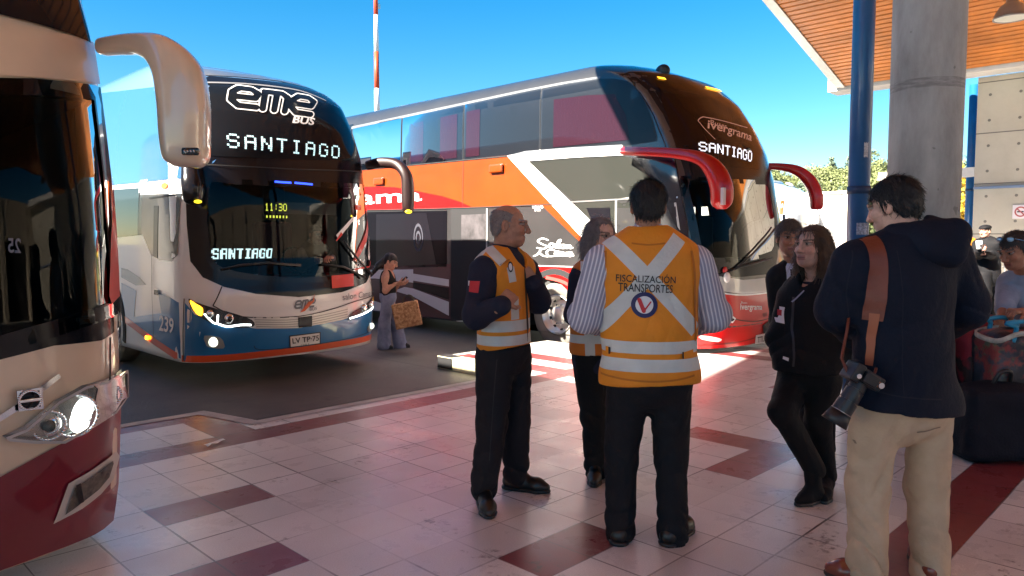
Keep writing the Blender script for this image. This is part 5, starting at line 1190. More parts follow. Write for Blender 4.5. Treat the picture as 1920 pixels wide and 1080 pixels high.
        if s.res < .0105:   # loose strands break the outline
            v = np.array([q.co[:] for q in o.data.vertices]); nn = np.array([q.normal[:] for q in o.data.vertices]); rs = np.random.RandomState(seed); V, Q = [], []
            L_ = (.03 if not long else .07)*(.5 if bald else 1)
            for i in rs.randint(0, len(v), 2600 if not bald else 700):
                p, n = v[i], nn[i]; d = np.array([0, 0, -1.])+.55*(-H[1])+rs.normal(size=3)*.28; d -= n*(d@n); d /= np.linalg.norm(d)+1e-6; w = np.cross(n, d)*.0016; l = L_*(.5+rs.rand()); k = len(V)
                a, b, c_ = p+n*.0008, p+d*l*.5+n*(.003+.003*rs.rand()), p+d*l+n*(.001+.010*rs.rand()); V += [a-w, a+w, b+w, b-w, c_+w*.3, c_-w*.3]; Q += [(k, k+1, k+2, k+3), (k+3, k+2, k+4, k+5)]
            obj('hair_strands', pyd(V, Q), m, o)
        return o
    def bvh(s, o): return BVHTree.FromPolygons([v.co[:] for v in o.data.vertices], [p.vertices[:] for p in o.data.polygons])
    def lay(s, name, bm, o, m, off=.004, dirv=(0, 1, 0)):
        t = s.bvh(o); d = Vector(dirv); dead = []
        for v in bm.verts:
            h = t.ray_cast(Vector((v.co.x, -2, v.co.y)), d)
            if h[0] is None: dead.append(v)
            else: v.co = h[0]-d*off
        if dead: bmesh.ops.delete(bm, geom=dead, context='VERTS')
        return s.raw(name, bm, m, o)
    def layq(s, name, bm, quad, o, m, off=.004, dd=0, h=None):
        b = quad_map(bm, [s.xz(*q, dd) for q in quad]); 
        if h: grid_cut(b, h)
        return s.lay(name, b, o, m, off)
    def seam(s, pts, o, m, w=.005, off=.003, dd=-.12, name='seam'): return s.lay(name, grid_cut(stroke_bm(spline([s.xz(*q, dd) for q in pts], 4), w), .02), o, m, off)
    def layp(s, name, pts, o, m, off=.004, dd=0, h=.02): return s.lay(name, poly_bm([s.xz(*q, dd) for q in pts], h), o, m, off)
def vest_mat(name, lines, bands, base=(.75, .25, .008)):
    def f(t):
        x, y, z = obj_xyz(t); m = None
        for z0, z1 in bands: q = (z > z0)*(z < z1); m = q if m is None else m.maxi(q)
        for (x0, z0), (x1, z1), w in lines:
            L = math.hypot(x1-x0, z1-z0); ux, uz = (x1-x0)/L, (z1-z0)/L; q = (((x-x0)*(-uz)+(z-z0)*ux).abs() < w/2)*((x-x0)*ux+(z-z0)*uz > 0)*((x-x0)*ux+(z-z0)*uz < L); m = q if m is None else m.maxi(q)
        n = ramp(t, noise(t, 6, 4), .3, .7); o = mixc(t, n, tuple(c*.86 for c in base), base); sv = mixc(t, n, (.50, .52, .50), (.62, .64, .62)); return mixc(t, m, o, sv)
    return mat(name, rough=.7, f=f, bump=.25, bs=40)
def stripe_mat(name, c0, c1, pitch, x0=0):
    def f(t): x, y, z = obj_xyz(t); return mixc(t, (((x-x0).abs()*.93+z*.22)*(1/pitch)).mod(1.0) < .38, c0, c1)
    return mat(name, rough=.75, f=f, bump=.2, bs=50)
def emblem_v(u, kind):
    x, y = u
    if kind == 'ring': return np.abs(np.hypot(x-.5, y-.5)-.42)-.08
    if kind == 'disc': return np.hypot(x-.5, y-.5)-.35
    if kind == 'v': return np.minimum(seg_sdf(x, y, [(.30, .70), (.47, .26)], .075), seg_sdf(x, y, [(.47, .26), (.74, .62)], .03))
M_NAVYP = mat('navy print', (.012, .014, .09), .6); M_REDP = mat('red print', (.5, .02, .03), .6); M_WHP = mat('white print', (.72, .72, .74), .6); M_INK = mat('black print', (.012, .011, .012), .6)
M_STRAPW = mat('pale trim cloth', (.55, .56, .55), .7)

# ------------------------------------------------ man at the left of the group, in profile, holding his vest
A = Human('grey haired man in profile gripping the front of his orange safety vest', (922, 930), dict(head=(954, 424, 0), neck=(942, 480, .02), sl=(906, 503, -.16), sr=(986, 502, .17), el=(893, 592, -.22), er=(1010, 565, .14), wl=(940, 573, -.36), wr=(1001, 532, -.02), hl=(928, 668, -.07), hr=(962, 668, .09), kl=(922, 792, -.08), kr=(966, 785, .11), al=(908, 905, -.12), ar=(968, 880, .12), tl=(917, 942, -.34), tr=(1022, 905, .06)), 112, head_yaw=97, pitch=4, skin='a', build=1.02, hair=(.25, .24, .24), waist=1.03)
A.hand(A.J['wl'], A.L(972, 538, -.28)-A.J['wl'], A.L(960, 560, .1)-A.J['wl'], curl=1.05, side=-1); A.hand(A.J['wr'], A.L(975, 498, -.03)-A.J['wr'], A.L(990, 520, .3)-A.J['wr'], curl=1.05, side=1)
o = A.build_body()
A.hair(mat('cropped grey hair', (.21, .175, .165), .6, bump=.4, bs=120, vary=.2, vs=40), top=.975, front=.085, back=-.06, amp=.001, bald=True)
F = Field(.008); A.torso(F, .006); A.arms(F, .014, r=(.064, .055, .052, .040)); F.cap(A.J['neck']-(0, 0, .03), A.J['neck']+np.array([.012, .0, .035]), .075, .068, .03)
F.disp(folds([(A.J['el'], .14, .006), (A.J['er'], .12, .005), (A.J['sl'], .1, .004)], 4, 90)); F.disp(wrinkle(5, .0025, 40)); za_ = A.L(945, 640)[2]; F.cut(lambda x, y, z: za_-z); sw = A.part('sweater', F, M_NAVYC)
F = Field(.007); A.torso(F, .022, k=.05); zh = A.L(945, 650)[2]; F.disp(wrinkle(8, .004, 30, 1, .5)); F.disp(folds([(A.L(940, 600, -.1), .2, .003)], 3, 60)); F.cut(lambda x, y, z: zh+.02*np.sin(x*9)-z)
for w in 'lr': F.cap(A.J['s'+w]-(0, 0, .02), A.J['e'+w]*.75+A.J['s'+w]*.25, .082, .09, .01, 's')
nb = A.J['neck']; F.cap(nb+(0, 0, -.01), nb+(0, 0, .14), .082, .10, .01, 's'); gv = A.g; F.cap(nb+gv*.07-(0, 0, .09), nb+gv*.12+(0, 0, .06), .035, .085, .01, 's')
A_l = [(*[A.xz(*p, -.1) for p in ((958, 563), (972, 600))], 0)]
vm = vest_mat('vest bands profile', [(A.xz(965, 560, -.1), A.xz(966, 598, -.1), .045), (A.xz(915, 462, 0), A.xz(944, 492, -.08), .05), (A.xz(888, 487, -.1), A.xz(905, 466, -.1), .05), (A.xz(957, 500, -.1), A.xz(962, 528, -.1), .04)], [(A.L(940, 616)[2], A.L(940, 596)[2]), (A.L(940, 641)[2], A.L(940, 623)[2])])
ve = A.part('safety_vest', F, vm)
A.layp('zip', [(983, 500), (986, 500), (994, 650), (990, 650)], ve, M_INK, .003, -.15)
A.layq('emblem', marching(lambda x, y: emblem_v((x, y), 'ring'), (0, 0), (1, 1), .05), [(952, 489), (962, 491), (962, 511), (953, 509)], ve, M_INK, .006, -.12); A.layq('emblem', marching(lambda x, y: emblem_v((x, y), 'disc'), (0, 0), (1, 1), .05), [(952, 489), (962, 491), (962, 511), (953, 509)], ve, M_WHP, .004, -.12)
A.layq('lettering', text_bm('FISCALIZACIÓN'), [(937, 494), (955, 484), (956, 488), (939, 498)], ve, M_INK, .005, -.12); A.layp('tab', [(888, 612), (902, 613), (902, 623), (888, 622)], ve, mat('vest orange', (.75, .25, .008), .7), .006, -.15)
A.layp('flag_patch', [(880, 527), (900, 527), (897, 549), (879, 547)], sw, M_REDP, .004, -.25); A.layp('flag_patch', [(875, 527), (880, 527), (879, 536), (874, 536)], sw, M_WHP, .004, -.25)
A.trousers(M_TRN, seed=11, r=(.098, .072, .07, .062), cut=.03, amp=.011); A.shoes(M_SHOE, M_DARK)

# ------------------------------------------------ man seen from behind, FISCALIZACIÓN TRANSPORTES on his vest
B = Human('man seen from behind in an orange vest with a grey cross and striped shirt sleeves', (1220, 1012), dict(head=(1215, 388, .02), neck=(1215, 447, 0), sl=(1131, 488, 0), sr=(1303, 490, 0), el=(1098, 592, .02), er=(1338, 590, .02), wl=(1150, 612, .32), wr=(1285, 612, .32), hl=(1178, 712, 0), hr=(1256, 712, 0), kl=(1164, 858, .04), kr=(1259, 858, .04), al=(1163, 980, 0), ar=(1261, 992, -.02), tl=(1172, 985, .2), tr=(1290, 1000, .14)), 6, pitch=8, skin='b', build=1.20, waist=1.07)
B.hand(B.J['wl'], (1, .1, 0), (0, -1, 0), curl=.3); B.hand(B.J['wr'], (-1, .1, 0), (0, -1, 0), curl=.3, side=-1); B.build_body()
B.hair(M_HAIRB, top=1.06, back=-.075, front=.05)
x0 = B.J['neck'][0]; F = Field(.008); B.torso(F, .0); B.arms(F, .022, r=(.060, .056, .055, .046)); F.cap(B.J['neck']-(0, 0, .02), B.J['neck']+(0, .01, .04), .074, .068, .02); F.disp(folds([(B.J['el'], .16, .007), (B.J['er'], .16, .007)], 5, 85)); F.disp(wrinkle(2, .003, 36)); zc_ = B.L(1215, 690)[2]; F.cut(lambda x, y, z: zc_-z); B.part('striped_shirt', F, stripe_mat('striped shirting', (.27, .27, .36), (.62, .62, .68), .017, x0))
F = Field(.007); B.torso(F, .02, k=.05); zh = B.L(1215, 716)[2]; F.cap(B.J['hl']+(.03, 0, .0), B.J['hr']+(-.03, 0, .0), .155, .155, .08, flat=(B.g, .8)); F.disp(wrinkle(21, .006, 26, 1, .6)); F.disp(folds([(B.L(1215, 610, -.15), .25, .005), (B.L(1150, 560, -.15), .14, .008), (B.L(1280, 560, -.15), .14, .008), (B.L(1150, 690, -.15), .14, .007), (B.L(1270, 690, -.15), .14, .006)], 9, 55)); F.cut(lambda x, y, z: zh+.012*np.sin(x*7+1)-z)
F.cap(B.J['neck']+(0, .02, .03), B.J['neck']+(0, .02, .15), .085, .10, .01, 's')
q = lambda x, y: B.xz(x, y, -.14)
vm = vest_mat('vest cross', [(q(1143, 445), q(1309, 622), .07), (q(1279, 445), q(1122, 622), .07)], [(B.L(1215, 663, -.14)[2], B.L(1215, 640, -.14)[2]), (B.L(1215, 697, -.14)[2], B.L(1215, 673, -.14)[2])])
vb = B.part('safety_vest', F, vm)
B.layq('lettering', text_bm('FISCALIZACIÓN', bold=.008), [(1156, 511), (1266, 515), (1265, 531), (1156, 528)], vb, M_INK, .004, -.14, .012); B.layq('lettering', text_bm('TRANSPORTES', bold=.008), [(1160, 530), (1260, 534), (1259, 549), (1160, 546)], vb, M_INK, .004, -.14, .012)
eq = [(1183, 547), (1231, 547), (1231, 595), (1183, 595)]
for kd, mm, of in (('ring', M_NAVYP, .005), ('disc', M_WHP, .004), ('v', M_REDP, .007)): B.layq('emblem', marching(lambda x, y: emblem_v((x, y), kd), (0, 0), (1, 1), .04), eq, vb, mm, of, -.14)
vo = mat('vest orange', (.75, .25, .008), .7)
for p in ([(1122, 651), (1146, 654), (1145, 666), (1122, 662)], [(1280, 660), (1303, 656), (1303, 668), (1280, 671)]): B.layp('tab', p, vb, vo, .009, -.14); 
B.layp('seam', [(1144, 654), (1147, 654), (1147, 667), (1144, 667)], vb, M_INK, .010, -.14); B.layp('seam', [(1278, 659), (1281, 659), (1281, 672), (1278, 672)], vb, M_INK, .010, -.14)
B.trousers(cloth('black trousers', (.011, .011, .014)), seed=5, r=(.080, .068, .066, .058), cut=.045, amp=.010); B.shoes(M_SHOE, M_DARK, r=.046)

# ------------------------------------------------ woman with glasses half hidden between the two men
Cw = Human('woman with glasses and greying hair half hidden behind the cross vest', (1118, 893), dict(head=(1127, 447, 0), neck=(1124, 500, .03), sl=(1087, 518, -.04), sr=(1162, 518, .1), el=(1078, 590, -.05), er=(1175, 590, .1), wl=(1115, 612, -.2), wr=(1150, 612, -.1), hl=(1103, 668, 0), hr=(1140, 668, .05), kl=(1112, 778, -.03), kr=(1140, 775, .06), al=(1117, 872, -.02), ar=(1142, 868, .08), tl=(1114, 893, -.2), tr=(1150, 885, -.1)), 158, head_yaw=150, pitch=2, skin='c', build=.98, hair=(.1, .07, .06))
Cw.hand(Cw.J['wl'], (1, -.1, .1), (0, 1, 0), curl=.4); Cw.hand(Cw.J['wr'], (-1, -.1, .1), (0, 1, 0), curl=.4, side=-1); Cw.build_body(); Cw.hair(M_HAIRG, long=.12)
F = Field(.009); Cw.torso(F, .004); Cw.arms(F, .012, r=(.058, .052, .05, .04)); F.disp(wrinkle(3, .003, 40)); Cw.part('jacket', F, M_NAVYC)
F = Field(.008); Cw.torso(F, .02, k=.05); zh = Cw.L(1110, 662)[2]; F.disp(wrinkle(4, .004, 30)); F.cut(lambda x, y, z: zh-z)
for w in 'lr': F.cap(Cw.J['s'+w]-(0, 0, .02), Cw.J['e'+w], .075, .08, .01, 's')
gv = Cw.g; F.cap(Cw.J['neck'], Cw.J['neck']+(0, 0, .15), .085, .1, .01, 's'); F.cap(Cw.J['neck']+gv*.09-(0, 0, .1), Cw.J['neck']+gv*.14+(0, 0, .06), .03, .08, .01, 's')
Cw.part('safety_vest', F, vest_mat('vest bands woman', [(Cw.xz(1101, 610), Cw.xz(1103, 662), .06), (Cw.xz(1096, 490), Cw.xz(1092, 530), .06)], [(Cw.L(1100, 640)[2], Cw.L(1100, 625)[2])], (.62, .17, .01)))
Cw.trousers(M_BLKC, seed=7, r=(.09, .064, .06, .056), cut=.03); Cw.shoes(M_SHOE, M_DARK, r=.038)
def specs(s, m, rr=.021):
    T = bmn()
    for sd in (-1, 1):
        for k in range(20):
            a, b = 2*math.pi*k/20, 2*math.pi*(k+1)/20; tube(T, [s.hp(.033*sd+rr*1.1*math.cos(a), .106-.1*abs(.033*sd+rr*math.cos(a)-0)**1.2, .014+rr*.8*math.sin(a)), s.hp(.033*sd+rr*1.1*math.cos(b), .106-.1*abs(.033*sd+rr*math.cos(b))**1.2, .014+rr*.8*math.sin(b))], .0016, 5)
        tube(T, [s.hp(.056*sd, .098, .02), s.hp(.076*sd, .06, .02), s.hp(.08*sd, -.01, .015)], .0016, 5)
    tube(T, [s.hp(-.01, .108, .018), s.hp(.01, .108, .018)], .0016, 5); return s.raw('spectacles', T, m)
specs(Cw, mat('wire frame', (.2, .15, .12), .3, .8))

# ------------------------------------------------ woman in black, smiling
D = Human('smiling woman in black coat and boots with long brown hair and a white badge', (1524, 928), dict(head=(1523, 464, -.02), neck=(1530, 524, .02), sl=(1486, 552, .12), sr=(1580, 556, -.15), el=(1463, 632, .10), er=(1592, 640, -.12), wl=(1478, 690, .0), wr=(1560, 676, -.03), hl=(1490, 708, .04), hr=(1544, 708, -.06), kl=(1466, 772, -.12), kr=(1534, 790, -.04), al=(1528, 880, -.12), ar=(1550, 890, .06), tl=(1499, 925, -.18), tr=(1545, 936, -.14)), -128, head_yaw=-122, pitch=-3, skin='c', build=.95, hair=(.05, .03, .02), waist=1.08)
D.hand(D.J['wl'], (.4, -.3, -1), (0, 1, 0), curl=.5); D.hand(D.J['wr'], (-.3, -.3, -1), (0, 1, 0), curl=.5, side=-1); D.build_body(); D.hair(M_HAIRBR, long=.10, top=1.08)
F = Field(.008); D.torso(F, .022, k=.06); D.arms(F, .022, r=(.06, .056, .055, .048), upto=.9); pel = (D.J['hl']+D.J['hr'])/2; F.cap(pel-(0, 0, .03), pel+(0, 0, .1), .20, .195, .06, flat=(D.g, .8)); zh = D.L(1500, 694)[2]; F.cut(lambda x, y, z: zh+.01*np.sin(x*12)-z)
F.cap(D.J['neck']-(0, 0, .01), D.J['neck']+(-.01, -.01, .03), .085, .08, .03); F.disp(wrinkle(12, .006, 28)); F.disp(folds([(D.J['el'], .17, .011), (D.J['er'], .17, .011), (D.L(1500, 640, -.1), .2, .007)], 2, 65)); nb = D.J['neck']; F.cap(nb+D.g*.08-(0, 0, .05), nb+D.g*.10+(0, 0, .12), .038, .07, .01, 's'); ct = D.part('coat', F, M_BLKC)
D.layp('zip', [(1502, 560), (1505, 560), (1494, 690), (1491, 690)], ct, mat('dull zip', (.03, .03, .035), .4), .004, -.15); D.layp('lanyard', [(1491, 567), (1508, 544), (1509, 545.5), (1492.5, 568.5)], ct, mat('lanyard grey', (.3, .33, .42), .6), .006, -.08)
bq = [(1468, 577), (1479, 578), (1477, 609), (1466, 607)]; bg_ = D.layp('badge', bq, ct, M_WHP, .008, -.04); D.layp('badge_photo', [(1471, 583), (1476, 584), (1475, 595), (1470, 594)], ct, M_REDP, .010, -.04); D.layp('pocket_logo', [(1469, 668), (1476, 670), (1475, 676), (1468, 673)], ct, M_WHP, .005, -.06)
F = Field(.008); F.cap(nb-(0, 0, .05), nb+D.g*.02+(0, 0, .0), .10, .08, .03, flat=(D.g, .8)); F.cut(lambda x, y, z: z-nb[2]+.01); D.part('blouse', F, M_NAVYC)
D.trousers(M_BLKC, seed=3, r=(.095, .062, .058, .046), cut=.0, amp=.003, wr=.001); D.shoes(M_BLKC, M_DARK, r=.036, boot=.07, name='boot')

# ------------------------------------------------ photographer
Ph = Human('photographer in navy hoodie and beige trousers carrying a long lens camera on a leather strap', (1665, 1090), dict(head=(1676, 388, .08), neck=(1700, 452, .0), sl=(1604, 488, -.02), sr=(1776, 474, .08), el=(1572, 580, .04), er=(1812, 575, .14), wl=(1608, 628, .32), wr=(1740, 630, .36), hl=(1638, 772, -.02), hr=(1742, 768, .06), kl=(1628, 905, .04), kr=(1738, 908, .1), al=(1626, 1044, -.02), ar=(1742, 1052, .06), tl=(1560, 1064, .06), tr=(1718, 1066, .26)), -22, head_yaw=-36, pitch=16, skin='c', build=1.13, waist=1.08)
Ph.hand(Ph.J['wl'], (.5, .6, .2), (0, -1, 0), curl=.8); Ph.hand(Ph.J['wr'], (-.5, .6, .2), (0, -1, 0), curl=.8, side=-1); Ph.build_body(); Ph.hair(M_HAIRB, top=1.08, back=-.07, front=.05)
M_HOOD = cloth('navy hoodie', (.007, .010, .021), .85, bump=.3, bs=45)
F = Field(.0085); Ph.torso(F, .022, k=.06); Ph.arms(F, .026, r=(.066, .062, .06, .05)); pel = (Ph.J['hl']+Ph.J['hr'])/2; F.cap(pel+(0, 0, -.02), pel+(0, 0, .12), .212, .212, .05, flat=(Ph.g, .82)); zh = Ph.L(1690, 772)[2]; F.cap(Ph.J['hl']+(.03, 0, .02), Ph.J['hr']+(-.02, 0, .02), .155, .155, .06); F.cut(lambda x, y, z: zh+.02-.12*x-z)
F.disp(wrinkle(31, .007, 20, 1, .7)); F.disp(folds([(Ph.J['el'], .18, .012), (Ph.J['er'], .18, .012), (Ph.L(1700, 650, -.1), .25, .007), (Ph.L(1640, 730, -.1), .2, .008), (Ph.J['sl']-(0, 0, .1), .15, .008), (Ph.J['sr']-(0, 0, .1), .15, .008)], 6, 60)); hd = Ph.part('hoodie', F, M_HOOD)
F = Field(.0085); n0 = Ph.J['neck']; bk = -Ph.g; F.cap(n0+np.array([-.085, .02, .02])+bk*.05, n0+np.array([.13, .0, .03])+bk*.07, .055, .07, .05); F.cap(n0+bk*.10+np.array([.0, 0, -.02]), n0+bk*.11+np.array([.09, 0, -.05]), .07, .06, .06); F.cap(n0+np.array([.10, .02, .05]), n0+np.array([.16, .05, .0]), .06, .045, .05); F.cap(n0+np.array([-.08, .06, .0]), n0+np.array([-.05, .12, -.04]), .04, .04, .04); F.ell(n0+(0, .06, .10), (.09, .09, .10), None, .02, 's'); F.disp(wrinkle(14, .006, 30)); Ph.part('hood', F, M_HOOD, hd)
def khf(t):
    n = ramp(t, noise(t, 8, 4), .3, .7); return mixc(t, n, (.47, .335, .22), (.58, .42, .28))
kt = Ph.trousers(mat('beige chino', rough=.85, spec=.2, f=khf, bump=.25, bs=70), seed=9, r=(.074, .070, .070, .064), cut=.05, amp=.015, fr=70, wr=.006); Ph.shoes(mat('tan leather', (.22, .045, .022), .28, coat=.4), mat('brown sole', (.04, .02, .015), .6), r=.044)

# ------------------------------------------------ man behind the smiling woman
G = Human('man in dark jacket and pale blue shirt looking out behind the smiling woman', (1530, 860), dict(head=(1480, 446, -.05), neck=(1492, 500, 0), sl=(1458, 518, 0), sr=(1540, 518, .05), el=(1462, 600, .02), er=(1550, 600, .05), wl=(1478, 640, -.2), wr=(1540, 640, -.2), hl=(1512, 668, 0), hr=(1548, 668, .03), kl=(1520, 765, 0), kr=(1546, 765, .03), al=(1524, 846, 0), ar=(1546, 846, .03), tl=(1520, 866, -.2), tr=(1548, 866, -.2)), 195, head_yaw=188, pitch=8, d=5.15, skin='b', build=1.0, hair=(.06, .04, .03), res=.010)
G.hand(G.J['wl'], (.5, -.5, 0), (0, 0, 1), curl=.4); G.hand(G.J['wr'], (-.5, -.5, 0), (0, 0, 1), curl=.4, side=-1); G.build_body(); G.hair(mat('brown grey hair', (.07, .05, .04), .5, bump=.4, bs=90), top=1.04); specs(G, mat('wire frame', (.2, .15, .12), .3, .8))
F = Field(.01); G.torso(F, .002); F.cap(G.J['neck']-(0, 0, .02), G.J['neck']+(0, 0, .03), .07, .065, .02); sh = G.part('shirt', F, cloth('pale blue shirt', (.42, .47, .62)))
F = Field(.01); G.torso(F, .018); G.arms(F, .018); gv = G.g; nb = G.J['neck']; F.cap(nb+gv*.12-(0, 0, .42), nb+gv*.10+(0, 0, .1), .03, .09, .01, 's'); F.disp(wrinkle(9, .004, 35)); G.part('jacket', F, M_BLKC)
G.layp('tie', [(1484, 505), (1492, 505), (1494, 545), (1489, 556), (1483, 545)], sh, M_NAVYC, .006, -.1)
G.trousers(M_BLKC, seed=3, cut=.03); G.shoes(M_SHOE, M_DARK)

# ------------------------------------------------ woman walking with her phone
Wk = Human('young woman in black tank top and wide jeans walking while reading her phone', (738, 653), dict(head=(732, 491, 0), neck=(727, 513, .0), sl=(722, 521, -.15), sr=(730, 521, .16), el=(722, 545, -.17), er=(738, 546, .17), wl=(744, 531, -.14), wr=(748, 533, .06), hl=(727, 561, -.08), hr=(728, 561, .08), kl=(721, 602, -.07), kr=(742, 603, .08), al=(720, 641, -.07), ar=(750, 644, .08), tl=(734, 650, -.09), tr=(766, 650, .06)), 92, head_yaw=97, pitch=24, zb=ROAD, skin='d', build=.92, res=.012, hr=1.0)
Wk.hand(Wk.J['wl'], (1, .1, .15), (0, .3, 1), curl=.5, sc=.95); Wk.hand(Wk.J['wr'], (1, -.3, .1), (0, .3, 1), curl=.5, side=-1, sc=.95); Wk.build_body()
# bare arms and shoulders belong to the skin: a second pass at full thickness
F = Field(.010); Wk.torso(F, -.012); Wk.arms(F, -.006, r=(.05, .042, .040, .03)); sk = np_mesh([F.mesh()], lambda v: np.tile(Wk.skin, (len(v), 1))); o2 = bpy.data.objects.new('t', sk); COL.objects.link(o2); bm = bmesh.new(); bm.from_mesh(Wk.o.data); bm.from_mesh(sk); bm.to_mesh(Wk.o.data); bm.free(); bpy.data.objects.remove(o2)
F = Field(.010); Wk.torso(F, .0); nb = Wk.J['neck']; gv = Wk.g; F.cap(nb+gv*.06+(0, 0, -.04), nb+gv*.12+(0, 0, .1), .06, .10, .01, 's'); F.cap(nb+(0, 0, .02), nb+(0, 0, .15), .085, .1, .01, 's')
for w in 'lr': F.cap(Wk.J['s'+w]+(0, 0, -.03), Wk.J['s'+w]+(0, 0, .08), .06, .07, .01, 's')
zt_ = Wk.L(727, 557)[2]; F.cut(lambda x, y, z: zt_-z); Wk.part('tank_top', F, M_BLKC)
Wk.hair(M_HAIRB, top=1.07, back=-.07, front=.05); F = Field(.010); F.cap(Wk.hp(0, -.09, .0), Wk.hp(0, -.14, -.12), .045, .05, .03); F.cap(Wk.hp(0, -.14, -.12), Wk.hp(0, -.20, -.32), .045, .025, .03); F.disp(wrinkle(2, .004, 60)); Wk.part('ponytail', F, M_HAIRB)
def jean(t): return mixc(t, ramp(t, noise(t, 5, 4), .3, .7), (.10, .12, .20), (.26, .29, .42))
Wk.trousers(mat('faded denim', rough=.85, f=jean, bump=.3, bs=60), name='jeans', r=(.080, .070, .076, .094), cut=.05, seed=8, top=.10, amp=.006, fr=70); Wk.shoes(M_SHOE, M_DARK, r=.036)

# ------------------------------------------------ driver inside the white and blue coach
sd = E.hit(593, 444)+E.org+np.array([0, .78, 0]); dd_ = float(sd@Fv)
Dr = Human('coach driver with dark glasses and pale collar seated behind the windscreen', (592, 560), dict(head=(592, 441, 0), neck=(588, 462, .03), sl=(566, 474, -.1), sr=(612, 476, .12), el=(566, 500, -.2), er=(622, 500, .0), wl=(596, 486, -.38), wr=(622, 484, -.38), hl=(578, 522, .06), hr=(602, 522, .14), kl=(578, 522, -.34), kr=(602, 524, -.28), al=(578, 560, -.34), ar=(602, 560, -.28), tl=(578, 566, -.5), tr=(602, 566, -.45)), 160, head_yaw=130, pitch=6, zb=.75, d=dd_, skin='d', build=1.0, res=.012)
Dr.hand(Dr.J['wl'], (.2, -1, .2), (0, 0, -1), curl=.9); Dr.hand(Dr.J['wr'], (-.2, -1, .2), (0, 0, -1), curl=.9, side=-1); Dr.build_body(); Dr.hair(M_HAIRB, top=1.05)
F = Field(.012); Dr.torso(F, .004); Dr.arms(F, .012); F.disp(wrinkle(3, .003, 40)); Dr.part('shirt', F, cloth('grey shirt', (.10, .10, .115))); F = Field(.012); Dr.torso(F, .015); 
for w in 'lr': F.cap(Dr.J['s'+w]-(0, 0, .02), Dr.J['e'+w], .075, .08, .01, 's')
F.cap(Dr.J['neck'], Dr.J['neck']+(0, 0, .15), .08, .1, .01, 's'); Dr.part('waistcoat', F, M_BLKC); Dr.trousers(M_BLKC, cut=.0); Dr.shoes(M_SHOE, M_DARK)
T = bmn()
for sd_ in (-1, 1): sphere(T, Dr.hp(.033*sd_, .098, .015), (.022, .010, .016), 12, 8)
Dr.raw('sunglasses', T, M_GLOSSBLK)

# ------------------------------------------------ people waiting at the far end
K = Human('young man in black with a flat cap holding a white paper cup', (1848, 597), dict(head=(1847, 434, 0), neck=(1851, 450, .02), sl=(1833, 457, .1), sr=(1870, 457, -.12), el=(1834, 479, -.12), er=(1876, 482, .06), wl=(1836, 470, -.34), wr=(1846, 478, -.3), hl=(1845, 515, -.05), hr=(1859, 515, .07), kl=(1848, 552, -.12), kr=(1858, 552, .06), al=(1845, 586, -.05), ar=(1856, 585, .1), tl=(1840, 593, -.22), tr=(1850, 592, -.1)), -140, head_yaw=-115, pitch=4, skin='c', build=1.12, res=.014)
K.hand(K.J['wl'], (.1, -.6, .3), (1, 0, 0), curl=.9); K.hand(K.J['wr'], (-.8, -.2, .1), (0, 0, 1), curl=.7, side=-1); K.build_body(); F = Field(.012); F.ell(K.hp(0, -.01, .075), (.098, .115, .052), K.H, .02); F.ell(K.hp(0, .08, .06), (.07, .05, .016), K.H, .02); K.part('cap', F, M_BLKC); K.hair(M_HAIRB, top=1.03)
F = Field(.014); K.torso(F, .02); K.arms(F, .03); F.disp(wrinkle(6, .006, 30)); K.part('sweatshirt', F, M_BLKC); K.trousers(M_BLKC, r=(.11, .09, .09, .085), cut=.03); K.shoes(M_SHOE, M_DARK)
N = Human('person in an orange jacket and dark cap waiting beside the slim blue pole', (1808, 590), dict(head=(1807, 431, 0), neck=(1807, 447, .02), sl=(1790, 454, 0), sr=(1825, 454, 0), el=(1786, 480, 0), er=(1829, 480, 0), wl=(1795, 500, -.15), wr=(1820, 500, -.15), hl=(1800, 512, 0), hr=(1815, 512, 0), kl=(1800, 550, 0), kr=(1815, 550, 0), al=(1800, 582, 0), ar=(1815, 582, 0), tl=(1799, 588, -.2), tr=(1816, 588, -.2)), 180, d=14.6, skin='b', build=1.0, res=.014)
N.hand(N.J['wl'], (.4, -.4, -1), (0, 1, 0)); N.hand(N.J['wr'], (-.4, -.4, -1), (0, 1, 0), side=-1); N.build_body(); F = Field(.012); F.ell(N.hp(0, -.01, .07), (.094, .112, .055), N.H, .02); F.ell(N.hp(0, .09, .05), (.065, .05, .012), N.H, .02); N.part('cap', F, M_BLKC)
F = Field(.014); N.torso(F, .02); N.arms(F, .025); F.disp(wrinkle(6, .005, 30)); jo = N.part('jacket', F, cloth('orange jacket', (.62, .22, .02)))
for q in ([(1795, 448), (1800, 448), (1803, 490), (1799, 490)], [(1813, 448), (1819, 448), (1816, 490), (1812, 490)]): N.layp('strap', q, jo, M_BLKC, .01, -.2)
N.trousers(M_BLKC, cut=.03); N.shoes(M_SHOE, M_DARK)

